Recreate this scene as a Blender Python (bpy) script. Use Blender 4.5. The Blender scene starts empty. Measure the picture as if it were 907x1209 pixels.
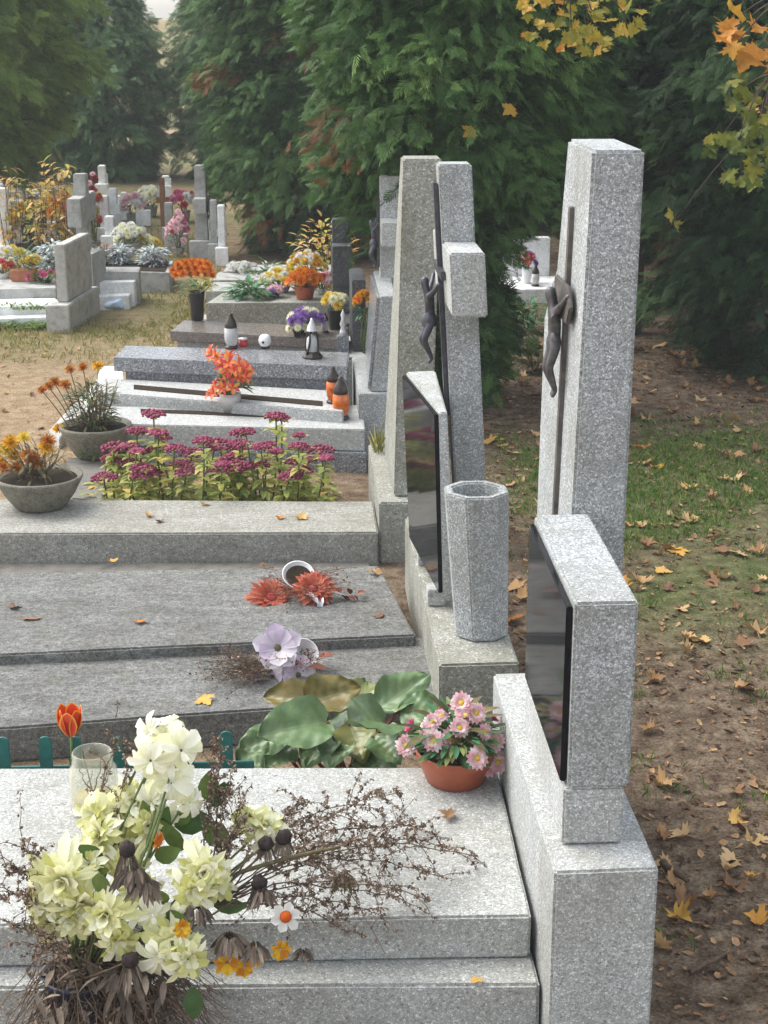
import bpy, bmesh, math, random
import numpy as np
from mathutils import Vector, Matrix, noise

random.seed(7)
RNG = np.random.default_rng(7)
SC = bpy.context.scene
COL = SC.collection
V = Vector
PI = math.pi

# ------------------------------------------------------------------ camera model (also used to measure where things stand)
EYE = 1.85
FPX, CX, CY = 1890.0, 453.5, 604.5
TH = math.atan(594 / FPX)
YAW = math.atan(113 / math.hypot(FPX, 594))
FW = V((math.sin(YAW) * math.cos(TH), math.cos(YAW) * math.cos(TH), -math.sin(TH)))
RT = V((math.cos(YAW), -math.sin(YAW), 0))
UP = V((math.sin(YAW) * math.sin(TH), math.cos(YAW) * math.sin(TH), math.cos(TH)))


def ray(px, py):
    return FW + RT * ((px - CX) / FPX) + UP * ((CY - py) / FPX)


def atz(px, py, z=0.0):
    d = ray(px, py); t = (z - EYE) / d.z
    return V((d.x * t, d.y * t, z))


def aty(px, py, y):
    d = ray(px, py); t = y / d.y
    return V((d.x * t, y, EYE + d.z * t))


def proj(p):
    q = V((p[0], p[1], p[2] - EYE)); w = max(q.dot(FW), 1e-3)
    return CX + FPX * q.dot(RT) / w, CY - FPX * q.dot(UP) / w


def in_view(p, m=12):
    x, y = proj(p)
    return -m < x < 907 + m and -m < y < 1209 + m and p[1] > 0.5


# ------------------------------------------------------------------ materials
def new_mat(name):
    m = bpy.data.materials.new(name); m.use_nodes = True
    nt = m.node_tree
    b = nt.nodes['Principled BSDF']
    return m, nt, b


def nd(nt, t, **kw):
    n = nt.nodes.new(t)
    for k, v in kw.items():
        if k in n.inputs: n.inputs[k].default_value = v
        else: setattr(n, k, v)
    return n


def ramp(nt, fac, stops, interp='LINEAR'):
    r = nt.nodes.new('ShaderNodeValToRGB'); r.color_ramp.interpolation = interp
    el = r.color_ramp.elements
    while len(el) < len(stops): el.new(0.5)
    for e, (p, c) in zip(el, stops):
        e.position = p; e.color = (*c, 1) if len(c) == 3 else c
    if fac is not None: nt.links.new(fac, r.inputs['Fac'])
    return r


def mixc(nt, fac, a, b, mode='MIX'):
    m = nt.nodes.new('ShaderNodeMix'); m.data_type = 'RGBA'; m.blend_type = mode
    for sock, v in ((m.inputs[0], fac), (m.inputs[6], a), (m.inputs[7], b)):
        if isinstance(v, (int, float)): sock.default_value = v
        elif isinstance(v, tuple): sock.default_value = (*v, 1)
        else: nt.links.new(v, sock)
    return m.outputs[2]


def terrazzo(name, matrix, light, dark, scale=150.0, p_light=0.33, p_dark=0.2, stain=(0.12, 0.11, 0.075), stain_amt=0.5,
             rough=0.75, streak=0.0, moss=0.0, grain=0.0):
    """stone chips set in cement, with damp stains and grime"""
    m, nt, b = new_mat(name)
    L = nt.links.new
    tc = nd(nt, 'ShaderNodeTexCoord')
    co = tc.outputs['Object']
    oi = nd(nt, 'ShaderNodeObjectInfo')
    add = nd(nt, 'ShaderNodeVectorMath', operation='ADD')
    L(co, add.inputs[0])
    sc = nd(nt, 'ShaderNodeVectorMath', operation='SCALE'); L(oi.outputs['Location'], sc.inputs[0]); sc.inputs['Scale'].default_value = 1.0
    L(sc.outputs[0], add.inputs[1])
    co = add.outputs[0]
    nz = nd(nt, 'ShaderNodeTexNoise', Scale=scale * 0.9, Detail=2.0)
    L(co, nz.inputs['Vector'])
    warp = mixc(nt, 0.006, co, nz.outputs['Color'], 'ADD')
    vo = nd(nt, 'ShaderNodeTexVoronoi', Scale=scale, Randomness=1.0); L(warp, vo.inputs['Vector'])
    sep = nd(nt, 'ShaderNodeSeparateColor'); L(vo.outputs['Color'], sep.inputs[0])
    mid = tuple((x + y) / 2 for x, y in zip(matrix, light))
    r = ramp(nt, sep.outputs[0], [(0, tuple(0.7 * d + 0.3 * v for d, v in zip(dark, matrix))), (p_dark * 0.45, tuple(v * 0.84 for v in matrix)), (p_dark, matrix),
                                   (1 - p_light * 0.75, mid), (1 - p_light * 0.45, tuple(0.5 * (a_ + b_) for a_, b_ in zip(mid, light))), (1.0, tuple(min(1.18 * v, 0.85) for v in light))], 'LINEAR')
    # cement between the chips
    vd = nd(nt, 'ShaderNodeTexVoronoi', Scale=scale, Randomness=1.0, feature='DISTANCE_TO_EDGE'); L(warp, vd.inputs['Vector'])
    er = ramp(nt, vd.outputs['Distance'], [(0.02, (1, 1, 1)), (0.12, (0, 0, 0))])
    col = mixc(nt, er.outputs[0], r.outputs[0], tuple(v * 0.85 for v in matrix))
    # fine grit
    v2 = nd(nt, 'ShaderNodeTexVoronoi', Scale=scale * 2.4); L(co, v2.inputs['Vector'])
    s2 = nd(nt, 'ShaderNodeSeparateColor'); L(v2.outputs['Color'], s2.inputs[0])
    g = ramp(nt, s2.outputs[1], [(0, (0.78,) * 3), (0.25, (1, 1, 1)), (0.85, (1.25,) * 3)], 'CONSTANT')
    col = mixc(nt, 0.6, col, g.outputs[0], 'MULTIPLY')
    # blotchy weathering
    n1 = nd(nt, 'ShaderNodeTexNoise', Scale=5.0, Detail=7.0, Roughness=0.65); L(co, n1.inputs['Vector'])
    sr = ramp(nt, n1.outputs['Fac'], [(0.42, (0, 0, 0)), (0.72, (stain_amt,) * 3)])
    col = mixc(nt, sr.outputs[0], col, stain)
    n3 = nd(nt, 'ShaderNodeTexNoise', Scale=38.0, Detail=4.0, Roughness=0.7); L(co, n3.inputs['Vector'])
    s3 = ramp(nt, n3.outputs['Fac'], [(0.55, (0, 0, 0)), (0.75, (stain_amt * 0.75,) * 3)])
    col = mixc(nt, s3.outputs[0], col, tuple(v * 0.6 for v in matrix))
    if streak:
        mp = nd(nt, 'ShaderNodeMapping'); mp.inputs['Scale'].default_value = (26, 26, 1.6); L(co, mp.inputs['Vector'])
        n2 = nd(nt, 'ShaderNodeTexNoise', Scale=1.0, Detail=4.0); L(mp.outputs[0], n2.inputs['Vector'])
        kr = ramp(nt, n2.outputs['Fac'], [(0.5, (0, 0, 0)), (0.78, (streak,) * 3)])
        col = mixc(nt, kr.outputs[0], col, stain)
    if grain:                                               # weathering lines running along the slab
        mp = nd(nt, 'ShaderNodeMapping'); mp.inputs['Scale'].default_value = (7.0, 24, 24); mp.inputs['Rotation'].default_value = (0, 0, 0.25); L(co, mp.inputs['Vector'])
        n5 = nd(nt, 'ShaderNodeTexNoise', Scale=1.0, Detail=9.0, Roughness=0.75, Distortion=0.6); L(mp.outputs[0], n5.inputs['Vector'])
        g5 = ramp(nt, n5.outputs['Fac'], [(0.33, (1 - grain * 0.6,) * 3), (0.5, (1, 1, 1)), (0.66, (1 + grain * 0.5,) * 3)])
        col = mixc(nt, 1.0, col, g5.outputs[0], 'MULTIPLY')
        n6 = nd(nt, 'ShaderNodeTexNoise', Scale=75.0, Detail=5.0, Roughness=0.85); L(co, n6.inputs['Vector'])
        g6 = ramp(nt, n6.outputs['Fac'], [(0.36, (1 - grain,) * 3), (0.5, (1, 1, 1)), (0.64, (1 + grain,) * 3)])
        col = mixc(nt, 1.0, col, g6.outputs[0], 'MULTIPLY')
    if moss:
        n4 = nd(nt, 'ShaderNodeTexNoise', Scale=9.0, Detail=8.0, Roughness=0.75); L(co, n4.inputs['Vector'])
        mr = ramp(nt, n4.outputs['Fac'], [(0.52, (0, 0, 0)), (0.7, (moss,) * 3)])
        col = mixc(nt, mr.outputs[0], col, (0.10, 0.10, 0.035))
    L(col, b.inputs['Base Color'])
    b.inputs['Roughness'].default_value = rough
    b.inputs['Specular IOR Level'].default_value = 0.3
    bp = nd(nt, 'ShaderNodeBump', Strength=0.35, Distance=0.002)
    L(vd.outputs['Distance'], bp.inputs['Height'])
    bp2 = nd(nt, 'ShaderNodeBump', Strength=0.25, Distance=0.004)
    L(n3.outputs['Fac'], bp2.inputs['Height']); L(bp.outputs[0], bp2.inputs['Normal'])
    L(bp2.outputs[0], b.inputs['Normal'])
    return m


def concrete(name, base, alt, rough=0.85, scale=14.0, grit=0.5):
    m, nt, b = new_mat(name); L = nt.links.new
    tc = nd(nt, 'ShaderNodeTexCoord'); co = tc.outputs['Object']
    n1 = nd(nt, 'ShaderNodeTexNoise', Scale=scale, Detail=8.0, Roughness=0.7); L(co, n1.inputs['Vector'])
    r = ramp(nt, n1.outputs['Fac'], [(0.32, alt), (0.5, base), (0.72, tuple(min(v * 1.25, 0.9) for v in base))])
    n2 = nd(nt, 'ShaderNodeTexNoise', Scale=230.0, Detail=3.0, Roughness=0.8); L(co, n2.inputs['Vector'])
    g = ramp(nt, n2.outputs['Fac'], [(0.35, (0.45,) * 3), (0.5, (1,) * 3), (0.66, (1.5,) * 3)])
    col = mixc(nt, grit, r.outputs[0], g.outputs[0], 'MULTIPLY')
    L(col, b.inputs['Base Color']); b.inputs['Roughness'].default_value = rough
    b.inputs['Specular IOR Level'].default_value = 0.25
    bp = nd(nt, 'ShaderNodeBump', Strength=0.4, Distance=0.004); L(n2.outputs['Fac'], bp.inputs['Height']); L(bp.outputs[0], b.inputs['Normal'])
    return m


def plain(name, col, rough=0.5, metal=0.0, spec=0.4, var=0.25, scale=40.0, trans=0.0, alpha=None):
    m, nt, b = new_mat(name); L = nt.links.new
    tc = nd(nt, 'ShaderNodeTexCoord')
    n1 = nd(nt, 'ShaderNodeTexNoise', Scale=scale, Detail=5.0, Roughness=0.65); L(tc.outputs['Object'], n1.inputs['Vector'])
    lo = tuple(v * (1 - var) for v in col); hi = tuple(min(v * (1 + var), 1) for v in col)
    r = ramp(nt, n1.outputs['Fac'], [(0.3, lo), (0.7, hi)])
    L(r.outputs[0], b.inputs['Base Color'])
    b.inputs['Roughness'].default_value = rough; b.inputs['Metallic'].default_value = metal
    b.inputs['Specular IOR Level'].default_value = spec
    if trans: b.inputs['Transmission Weight'].default_value = trans
    return m


def leafy(name, stops, rough=0.55, trans=0.25, spec=0.25, use_obj=False):
    """colour picked per leaf from the mesh's own random number (or per object), a little light passing through"""
    m, nt, b = new_mat(name); L = nt.links.new
    if use_obj:
        oi = nd(nt, 'ShaderNodeObjectInfo'); fac = oi.outputs['Random']
    else:
        at = nd(nt, 'ShaderNodeAttribute'); at.attribute_name = 'rnd'; fac = at.outputs['Fac']
    r = ramp(nt, fac, stops)
    tc = nd(nt, 'ShaderNodeTexCoord')
    n1 = nd(nt, 'ShaderNodeTexNoise', Scale=60.0, Detail=3.0); L(tc.outputs['Object'], n1.inputs['Vector'])
    g = ramp(nt, n1.outputs['Fac'], [(0.3, (0.72,) * 3), (0.7, (1.25,) * 3)])
    col = mixc(nt, 0.7, r.outputs[0], g.outputs[0], 'MULTIPLY')
    L(col, b.inputs['Base Color']); b.inputs['Roughness'].default_value = rough
    b.inputs['Specular IOR Level'].default_value = spec
    if trans:
        tr = nd(nt, 'ShaderNodeBsdfTranslucent'); L(col, tr.inputs['Color'])
        mx = nd(nt, 'ShaderNodeMixShader'); mx.inputs[0].default_value = trans
        L(b.outputs[0], mx.inputs[1]); L(tr.outputs[0], mx.inputs[2])
        L(mx.outputs[0], nt.nodes['Material Output'].inputs['Surface'])
    return m


M = {}
M['terrazzo_pale'] = terrazzo('pale_terrazzo', (0.36, 0.37, 0.36), (0.66, 0.67, 0.66), (0.13, 0.135, 0.13), 270, 0.42, 0.3, (0.19, 0.18, 0.135), 0.5, streak=0.3, moss=0.1)
M['terrazzo_slab'] = terrazzo('slab_terrazzo', (0.32, 0.328, 0.31), (0.60, 0.60, 0.575), (0.09, 0.09, 0.08), 250, 0.35, 0.14, (0.20, 0.19, 0.15), 0.5, moss=0.12, grain=0.14)
M['terrazzo_blue'] = terrazzo('bluish_terrazzo', (0.29, 0.305, 0.305), (0.60, 0.62, 0.62), (0.10, 0.105, 0.11), 270, 0.42, 0.34, (0.15, 0.145, 0.11), 0.5, streak=0.3, moss=0.1)
M['terrazzo_old'] = terrazzo('weathered_terrazzo', (0.17, 0.175, 0.16), (0.36, 0.37, 0.35), (0.05, 0.05, 0.045), 200, 0.2, 0.25, (0.09, 0.085, 0.06), 0.65, 0.9, moss=0.35, grain=0.3)
M['terrazzo_mossy'] = terrazzo('mossy_terrazzo', (0.27, 0.27, 0.235), (0.52, 0.52, 0.47), (0.09, 0.09, 0.08), 170, 0.25, 0.22, (0.13, 0.12, 0.075), 0.55, 0.85, streak=0.25, moss=0.45)
M['slab_grey'] = terrazzo('lichen_slab', (0.155, 0.155, 0.147), (0.28, 0.28, 0.265), (0.035, 0.035, 0.03), 340, 0.22, 0.34, (0.085, 0.08, 0.065), 0.6, 0.92, moss=0.25, grain=0.5)
M['slab_third'] = terrazzo('buff_slab', (0.27, 0.265, 0.235), (0.45, 0.45, 0.41), (0.10, 0.10, 0.08), 230, 0.22, 0.18, (0.16, 0.14, 0.10), 0.5, 0.9, moss=0.25, grain=0.3)
M['granite_grey'] = terrazzo('grey_granite', (0.19, 0.20, 0.21), (0.46, 0.47, 0.49), (0.04, 0.042, 0.045), 150, 0.25, 0.3, (0.14, 0.14, 0.14), 0.15, 0.16)
M['terrazzo_white'] = terrazzo('whitish_terrazzo', (0.35, 0.36, 0.35), (0.58, 0.58, 0.56), (0.14, 0.14, 0.14), 160, 0.35, 0.12, (0.33, 0.32, 0.28), 0.35, 0.7)
M['granite_brown'] = terrazzo('brown_granite', (0.17, 0.145, 0.125), (0.30, 0.265, 0.24), (0.05, 0.042, 0.04), 170, 0.25, 0.3, (0.11, 0.095, 0.08), 0.3, 0.25)
M['granite_dark'] = terrazzo('dark_granite', (0.075, 0.075, 0.08), (0.17, 0.17, 0.18), (0.02, 0.02, 0.022), 140, 0.2, 0.35, (0.06, 0.06, 0.05), 0.3, 0.5)
M['concrete_pale'] = concrete('pale_concrete', (0.42, 0.41, 0.38), (0.27, 0.26, 0.22))
M['concrete_far'] = concrete('weathered_concrete', (0.36, 0.36, 0.34), (0.22, 0.22, 0.19))
M['concrete_white'] = concrete('whitewashed_concrete', (0.74, 0.75, 0.74), (0.56, 0.56, 0.54))
M['concrete_dark'] = concrete('dark_damp_concrete', (0.16, 0.15, 0.13), (0.09, 0.085, 0.075))
M['bowl'] = concrete('pebbled_bowl_concrete', (0.19, 0.18, 0.145), (0.10, 0.095, 0.07), 0.95, 30.0, 0.9)
M['black_glass'] = plain('polished_black_granite', (0.012, 0.012, 0.014), 0.07, 0, 0.22, 0.3, 200)
M['black_glass'].node_tree.nodes['Principled BSDF'].inputs['IOR'].default_value = 1.28
M['bronze'] = plain('dull_bronze', (0.10, 0.094, 0.098), 0.45, 0.6, 0.5, 0.5, 70)
M['pewter'] = plain('dark_pewter', (0.07, 0.07, 0.085), 0.4, 0.6, 0.5, 0.35, 50)
M['rail_metal'] = plain('weathered_metal_bar', (0.13, 0.118, 0.11), 0.5, 0.6, 0.4, 0.4, 30)
M['terracotta'] = plain('orange_plastic_pot', (0.36, 0.095, 0.045), 0.42, 0, 0.4, 0.12, 30)
M['clay'] = plain('clay_box', (0.42, 0.17, 0.09), 0.8, 0, 0.3, 0.2, 20)
M['teal'] = plain('teal_plastic', (0.015, 0.115, 0.10), 0.4, 0, 0.4, 0.2, 60)
M['soil'] = plain('potting_soil', (0.035, 0.026, 0.018), 0.95, 0, 0.1, 0.5, 120)
M['black_plastic'] = plain('black_plastic', (0.012, 0.012, 0.013), 0.32, 0, 0.5, 0.3, 30)
M['blue_plastic'] = plain('dark_blue_plastic', (0.014, 0.02, 0.038), 0.35, 0, 0.5, 0.3, 30)
M['white_plastic'] = plain('white_plastic', (0.75, 0.75, 0.74), 0.4, 0, 0.4, 0.08, 30)
M['bag'] = plain('pale_blue_plastic_bag', (0.48, 0.60, 0.74), 0.35, 0, 0.5, 0.3, 9)
M['bag_yellow'] = plain('crumpled_white_foil', (0.72, 0.72, 0.66), 0.3, 0, 0.5, 0.25, 25)
M['wood_brown'] = plain('brown_stained_wood', (0.20, 0.09, 0.04), 0.6, 0, 0.3, 0.35, 14)
M['bark'] = concrete('reddish_bark', (0.075, 0.055, 0.042), (0.03, 0.022, 0.018), 0.95, 22.0, 0.8)
M['twig'] = plain('dry_twig', (0.11, 0.075, 0.052), 0.85, 0, 0.2, 0.4, 90)
M['stem'] = plain('green_stem', (0.10, 0.14, 0.045), 0.6, 0, 0.3, 0.3, 60)
M['dead_stem'] = plain('withered_stem', (0.16, 0.12, 0.07), 0.85, 0, 0.2, 0.35, 70)
M['red_twig'] = plain('red_brown_twig', (0.16, 0.055, 0.035), 0.8, 0, 0.2, 0.4, 80)
M['yellow_centre'] = plain('yellow_flower_centre', (0.62, 0.42, 0.05), 0.7, 0, 0.2, 0.3, 200)
M['seed'] = plain('dark_seed_head', (0.028, 0.018, 0.017), 0.8, 0, 0.25, 0.5, 160)
M['red_wax'] = plain('red_candle_glass', (0.42, 0.02, 0.025), 0.25, 0, 0.5, 0.15, 30)
M['amber'] = plain('amber_glass', (0.75, 0.16, 0.015), 0.12, 0, 0.6, 0.5, 22, trans=0.25)
M['milk_glass'] = plain('milky_lantern_glass', (0.62, 0.62, 0.60), 0.12, 0, 0.6, 0.15, 30, trans=0.3)
M['gold_cap'] = plain('brown_lantern_cap', (0.045, 0.035, 0.028), 0.3, 0.5, 0.5, 0.3, 60)
M['ribbon'] = plain('silver_ribbon', (0.55, 0.54, 0.55), 0.28, 0.3, 0.5, 0.2, 60)


def glass_mat():
    m, nt, b = new_mat('cloudy_jar_glass'); L = nt.links.new
    n = nd(nt, 'ShaderNodeTexNoise', Scale=34.0, Detail=4.0); tc = nd(nt, 'ShaderNodeTexCoord'); L(tc.outputs['Object'], n.inputs['Vector'])
    bp = nd(nt, 'ShaderNodeBump', Strength=0.3, Distance=0.004); L(n.outputs['Fac'], bp.inputs['Height'])
    b.inputs['Base Color'].default_value = (0.72, 0.70, 0.60, 1); b.inputs['Roughness'].default_value = 0.06; L(bp.outputs[0], b.inputs['Normal'])
    t = nd(nt, 'ShaderNodeBsdfTransparent', Color=(0.96, 0.97, 0.94, 1))
    lw = nd(nt, 'ShaderNodeLayerWeight', Blend=0.35); L(bp.outputs[0], lw.inputs['Normal'])
    dirt = ramp(nt, n.outputs['Fac'], [(0.35, (0.12,) * 3), (0.7, (0.42,) * 3)])          # lime film, thicker in places
    ad = nd(nt, 'ShaderNodeMath', operation='MAXIMUM'); L(lw.outputs['Facing'], ad.inputs[0]); L(dirt.outputs[0], ad.inputs[1])
    mu = nd(nt, 'ShaderNodeMath', operation='MULTIPLY'); L(ad.outputs[0], mu.inputs[0]); mu.inputs[1].default_value = 0.62
    mx = nd(nt, 'ShaderNodeMixShader'); L(mu.outputs[0], mx.inputs[0]); L(t.outputs[0], mx.inputs[1]); L(b.outputs[0], mx.inputs[2])
    L(mx.outputs[0], nt.nodes['Material Output'].inputs['Surface'])
    return m


M['glass'] = glass_mat()
M['sand'] = plain('beige_sediment', (0.50, 0.42, 0.26), 0.8, 0, 0.2, 0.2, 60)

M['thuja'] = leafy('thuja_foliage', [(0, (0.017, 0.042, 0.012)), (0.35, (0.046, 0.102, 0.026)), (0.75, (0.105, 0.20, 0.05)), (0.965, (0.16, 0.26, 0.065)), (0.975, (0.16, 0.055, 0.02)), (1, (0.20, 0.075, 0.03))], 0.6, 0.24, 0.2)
M['thuja_shaded'] = leafy('shade_darkened_thuja_foliage', [(0, (0.011, 0.028, 0.010)), (0.4, (0.026, 0.066, 0.019)), (0.85, (0.058, 0.12, 0.033)), (0.97, (0.09, 0.15, 0.045)), (0.98, (0.13, 0.06, 0.03)), (1, (0.16, 0.08, 0.03))], 0.6, 0.12, 0.2)  # darker copy of the thuja foliage: shade of the right-hand trees put into the colour
M['thuja_yellow'] = leafy('yellowish_thuja_foliage', [(0, (0.10, 0.17, 0.035)), (0.4, (0.19, 0.28, 0.055)), (0.9, (0.28, 0.36, 0.08)), (0.95, (0.19, 0.09, 0.03)), (1, (0.2, 0.1, 0.03))], 0.6, 0.4, 0.2)
M['thuja_far'] = leafy('haze_paled_thuja_foliage', [(0, (0.10, 0.18, 0.08)), (0.5, (0.17, 0.28, 0.125)), (1, (0.25, 0.36, 0.17))], 0.6, 0.4, 0.2)  # lightened foliage: paleness of distant haze is put into the colour
M['maple_yellow'] = leafy('yellow_maple_leaf', [(0, (0.17, 0.17, 0.025)), (0.5, (0.33, 0.27, 0.03)), (0.85, (0.45, 0.28, 0.035)), (1, (0.52, 0.20, 0.03))], 0.5, 0.4)
M['maple_orange'] = leafy('orange_maple_leaf', [(0, (0.42, 0.20, 0.03)), (0.7, (0.52, 0.22, 0.035)), (1, (0.48, 0.30, 0.04))], 0.5, 0.4)
M['maple_green'] = leafy('greenish_maple_leaf', [(0, (0.07, 0.10, 0.02)), (0.6, (0.14, 0.165, 0.025)), (0.93, (0.24, 0.22, 0.03)), (0.97, (0.45, 0.20, 0.03)), (1, (0.50, 0.17, 0.03))], 0.5, 0.4)
M['fallen'] = leafy('fallen_maple_leaf', [(0, (0.15, 0.08, 0.045)), (0.3, (0.30, 0.16, 0.075)), (0.55, (0.44, 0.27, 0.12)), (0.82, (0.52, 0.37, 0.19)), (0.93, (0.55, 0.32, 0.06)), (1, (0.46, 0.16, 0.03))], 0.6, 0.1, 0.25, True)
M['litter'] = leafy('leaf_litter', [(0, (0.06, 0.038, 0.025)), (0.35, (0.16, 0.095, 0.055)), (0.75, (0.30, 0.175, 0.09)), (1, (0.46, 0.30, 0.16))], 0.8, 0.0, 0.2)
M['grass'] = leafy('lawn_grass', [(0, (0.06, 0.12, 0.02)), (0.6, (0.115, 0.215, 0.035)), (0.9, (0.20, 0.26, 0.06)), (1, (0.30, 0.25, 0.10))], 0.6, 0.25)
M['grass_dry'] = leafy('dry_grass', [(0, (0.12, 0.14, 0.03)), (0.4, (0.24, 0.24, 0.06)), (1, (0.42, 0.34, 0.14))], 0.7, 0.25)
M['cream'] = leafy('cream_petals', [(0, (0.50, 0.50, 0.15)), (0.15, (0.70, 0.70, 0.30)), (0.5, (0.80, 0.79, 0.46)), (1, (0.88, 0.87, 0.70))], 0.6, 0.3, 0.2)
M['cream_white'] = leafy('ivory_petals', [(0, (0.74, 0.74, 0.42)), (0.5, (0.83, 0.82, 0.60)), (1, (0.88, 0.87, 0.74))], 0.6, 0.3, 0.2)
M['pink'] = leafy('pink_petals', [(0, (0.74, 0.38, 0.43)), (0.5, (0.82, 0.56, 0.58)), (1, (0.87, 0.78, 0.77))], 0.6, 0.3, 0.2)
M['hot_pink'] = leafy('magenta_petals', [(0, (0.45, 0.06, 0.16)), (1, (0.62, 0.14, 0.26))], 0.6, 0.3, 0.2)
M['coral'] = leafy('faded_coral_petals', [(0, (0.40, 0.075, 0.045)), (0.6, (0.55, 0.14, 0.085)), (1, (0.62, 0.24, 0.15))], 0.65, 0.3, 0.2)
M['lavender'] = leafy('lavender_white_petals', [(0, (0.50, 0.38, 0.54)), (0.35, (0.66, 0.57, 0.67)), (1, (0.80, 0.77, 0.78))], 0.6, 0.3, 0.2)
M['violet'] = leafy('violet_petals', [(0, (0.20, 0.09, 0.36)), (1, (0.40, 0.26, 0.52))], 0.6, 0.3, 0.2)
M['orange_petal'] = leafy('orange_petals', [(0, (0.50, 0.07, 0.01)), (0.5, (0.66, 0.17, 0.012)), (1, (0.72, 0.32, 0.03))], 0.6, 0.3, 0.2)
M['lily_petal'] = leafy('orange_red_lily_petals', [(0, (0.58, 0.05, 0.06)), (0.5, (0.72, 0.13, 0.05)), (1, (0.80, 0.36, 0.08))], 0.5, 0.3, 0.3)
M['marigold'] = leafy('marigold_petals', [(0, (0.50, 0.17, 0.01)), (0.6, (0.66, 0.36, 0.015)), (1, (0.72, 0.50, 0.03))], 0.6, 0.3, 0.2)
M['rust_petal'] = leafy('rusty_marigold_petals', [(0, (0.30, 0.08, 0.012)), (1, (0.58, 0.24, 0.03))], 0.6, 0.3, 0.2)
M['yellow_petal'] = leafy('yellow_petals', [(0, (0.62, 0.42, 0.03)), (1, (0.78, 0.62, 0.10))], 0.6, 0.3, 0.2)
M['white_petal'] = leafy('white_petals', [(0, (0.68, 0.68, 0.62)), (1, (0.82, 0.82, 0.78))], 0.6, 0.3, 0.2)
M['red_petal'] = leafy('red_petals', [(0, (0.42, 0.03, 0.05)), (1, (0.6, 0.1, 0.09))], 0.6, 0.3, 0.2)
M['sedum_head'] = leafy('sedum_flower_head', [(0, (0.15, 0.025, 0.055)), (0.5, (0.24, 0.05, 0.095)), (1, (0.34, 0.10, 0.15))], 0.8, 0.0, 0.15)
M['sedum_leaf'] = leafy('sedum_leaf', [(0, (0.26, 0.36, 0.10)), (0.5, (0.52, 0.54, 0.16)), (0.85, (0.70, 0.64, 0.20)), (1, (0.74, 0.52, 0.15))], 0.5, 0.45, 0.3)
M['leaf_green'] = leafy('green_leaf', [(0, (0.03, 0.07, 0.02)), (0.6, (0.06, 0.12, 0.03)), (1, (0.14, 0.19, 0.045))], 0.5, 0.25, 0.3)
M['leaf_mint'] = leafy('mint_plastic_leaf', [(0, (0.05, 0.20, 0.09)), (0.6, (0.10, 0.22, 0.10)), (1, (0.25, 0.27, 0.08))], 0.5, 0.25, 0.3)
M['leaf_olive'] = leafy('olive_withered_leaf', [(0, (0.07, 0.065, 0.03)), (0.6, (0.13, 0.12, 0.055)), (1, (0.20, 0.16, 0.08))], 0.7, 0.2, 0.2)
M['leaf_silver'] = leafy('silver_felt_leaf', [(0, (0.36, 0.41, 0.41)), (0.6, (0.52, 0.57, 0.56)), (1, (0.66, 0.70, 0.69))], 0.8, 0.15, 0.15)
M['leaf_autumn'] = leafy('autumn_leaf', [(0, (0.26, 0.27, 0.06)), (0.35, (0.55, 0.42, 0.09)), (0.7, (0.62, 0.36, 0.12)), (1, (0.72, 0.64, 0.40))], 0.6, 0.35, 0.2)
M['dry_flake'] = leafy('dried_seed_flake', [(0, (0.095, 0.065, 0.047)), (0.5, (0.18, 0.125, 0.09)), (1, (0.31, 0.235, 0.175))], 0.9, 0.0, 0.15)
M['wilted'] = leafy('wilted_brown_petals', [(0, (0.075, 0.058, 0.047)), (0.6, (0.165, 0.128, 0.10)), (1, (0.28, 0.23, 0.175))], 0.9, 0.1, 0.15)
M['red_flake'] = leafy('red_dried_leaf', [(0, (0.09, 0.03, 0.02)), (0.6, (0.18, 0.055, 0.035)), (1, (0.26, 0.12, 0.08))], 0.8, 0.0, 0.2)


def bergenia_mat():
    m, nt, b = new_mat('bergenia_leaf'); L = nt.links.new
    at = nd(nt, 'ShaderNodeAttribute'); at.attribute_name = 'edge'        # 0 on the midrib, 1 on the rim of the leaf
    oi = nd(nt, 'ShaderNodeAttribute'); oi.attribute_name = 'rnd'
    tc = nd(nt, 'ShaderNodeTexCoord')
    n1 = nd(nt, 'ShaderNodeTexNoise', Scale=22.0, Detail=6.0, Roughness=0.7); L(tc.outputs['Object'], n1.inputs['Vector'])
    body = ramp(nt, n1.outputs['Fac'], [(0.3, (0.065, 0.125, 0.045)), (0.55, (0.12, 0.19, 0.075)), (0.75, (0.20, 0.26, 0.12))])
    old = ramp(nt, oi.outputs['Fac'], [(0.0, (1, 1, 1)), (0.68, (1, 1, 1)), (0.8, (1.35, 0.9, 0.5)), (1.0, (1.4, 0.65, 0.4))])
    col = mixc(nt, 1.0, body.outputs[0], old.outputs[0], 'MULTIPLY')
    ad = nd(nt, 'ShaderNodeMath', operation='MULTIPLY_ADD'); L(n1.outputs['Fac'], ad.inputs[0]); ad.inputs[1].default_value = 0.35
    L(at.outputs['Fac'], ad.inputs[2])
    rim = ramp(nt, ad.outputs[0], [(1.0, (0, 0, 0)), (1.12, (1, 1, 1))])
    col = mixc(nt, rim.outputs[0], col, (0.33, 0.23, 0.14))
    mid = ramp(nt, at.outputs['Fac'], [(0.0, (0.75,) * 3), (0.05, (0, 0, 0))])
    col = mixc(nt, mid.outputs[0], col, (0.22, 0.26, 0.12))
    L(col, b.inputs['Base Color']); b.inputs['Roughness'].default_value = 0.36; b.inputs['Specular IOR Level'].default_value = 0.5
    return m


M['bergenia'] = bergenia_mat()


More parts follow.
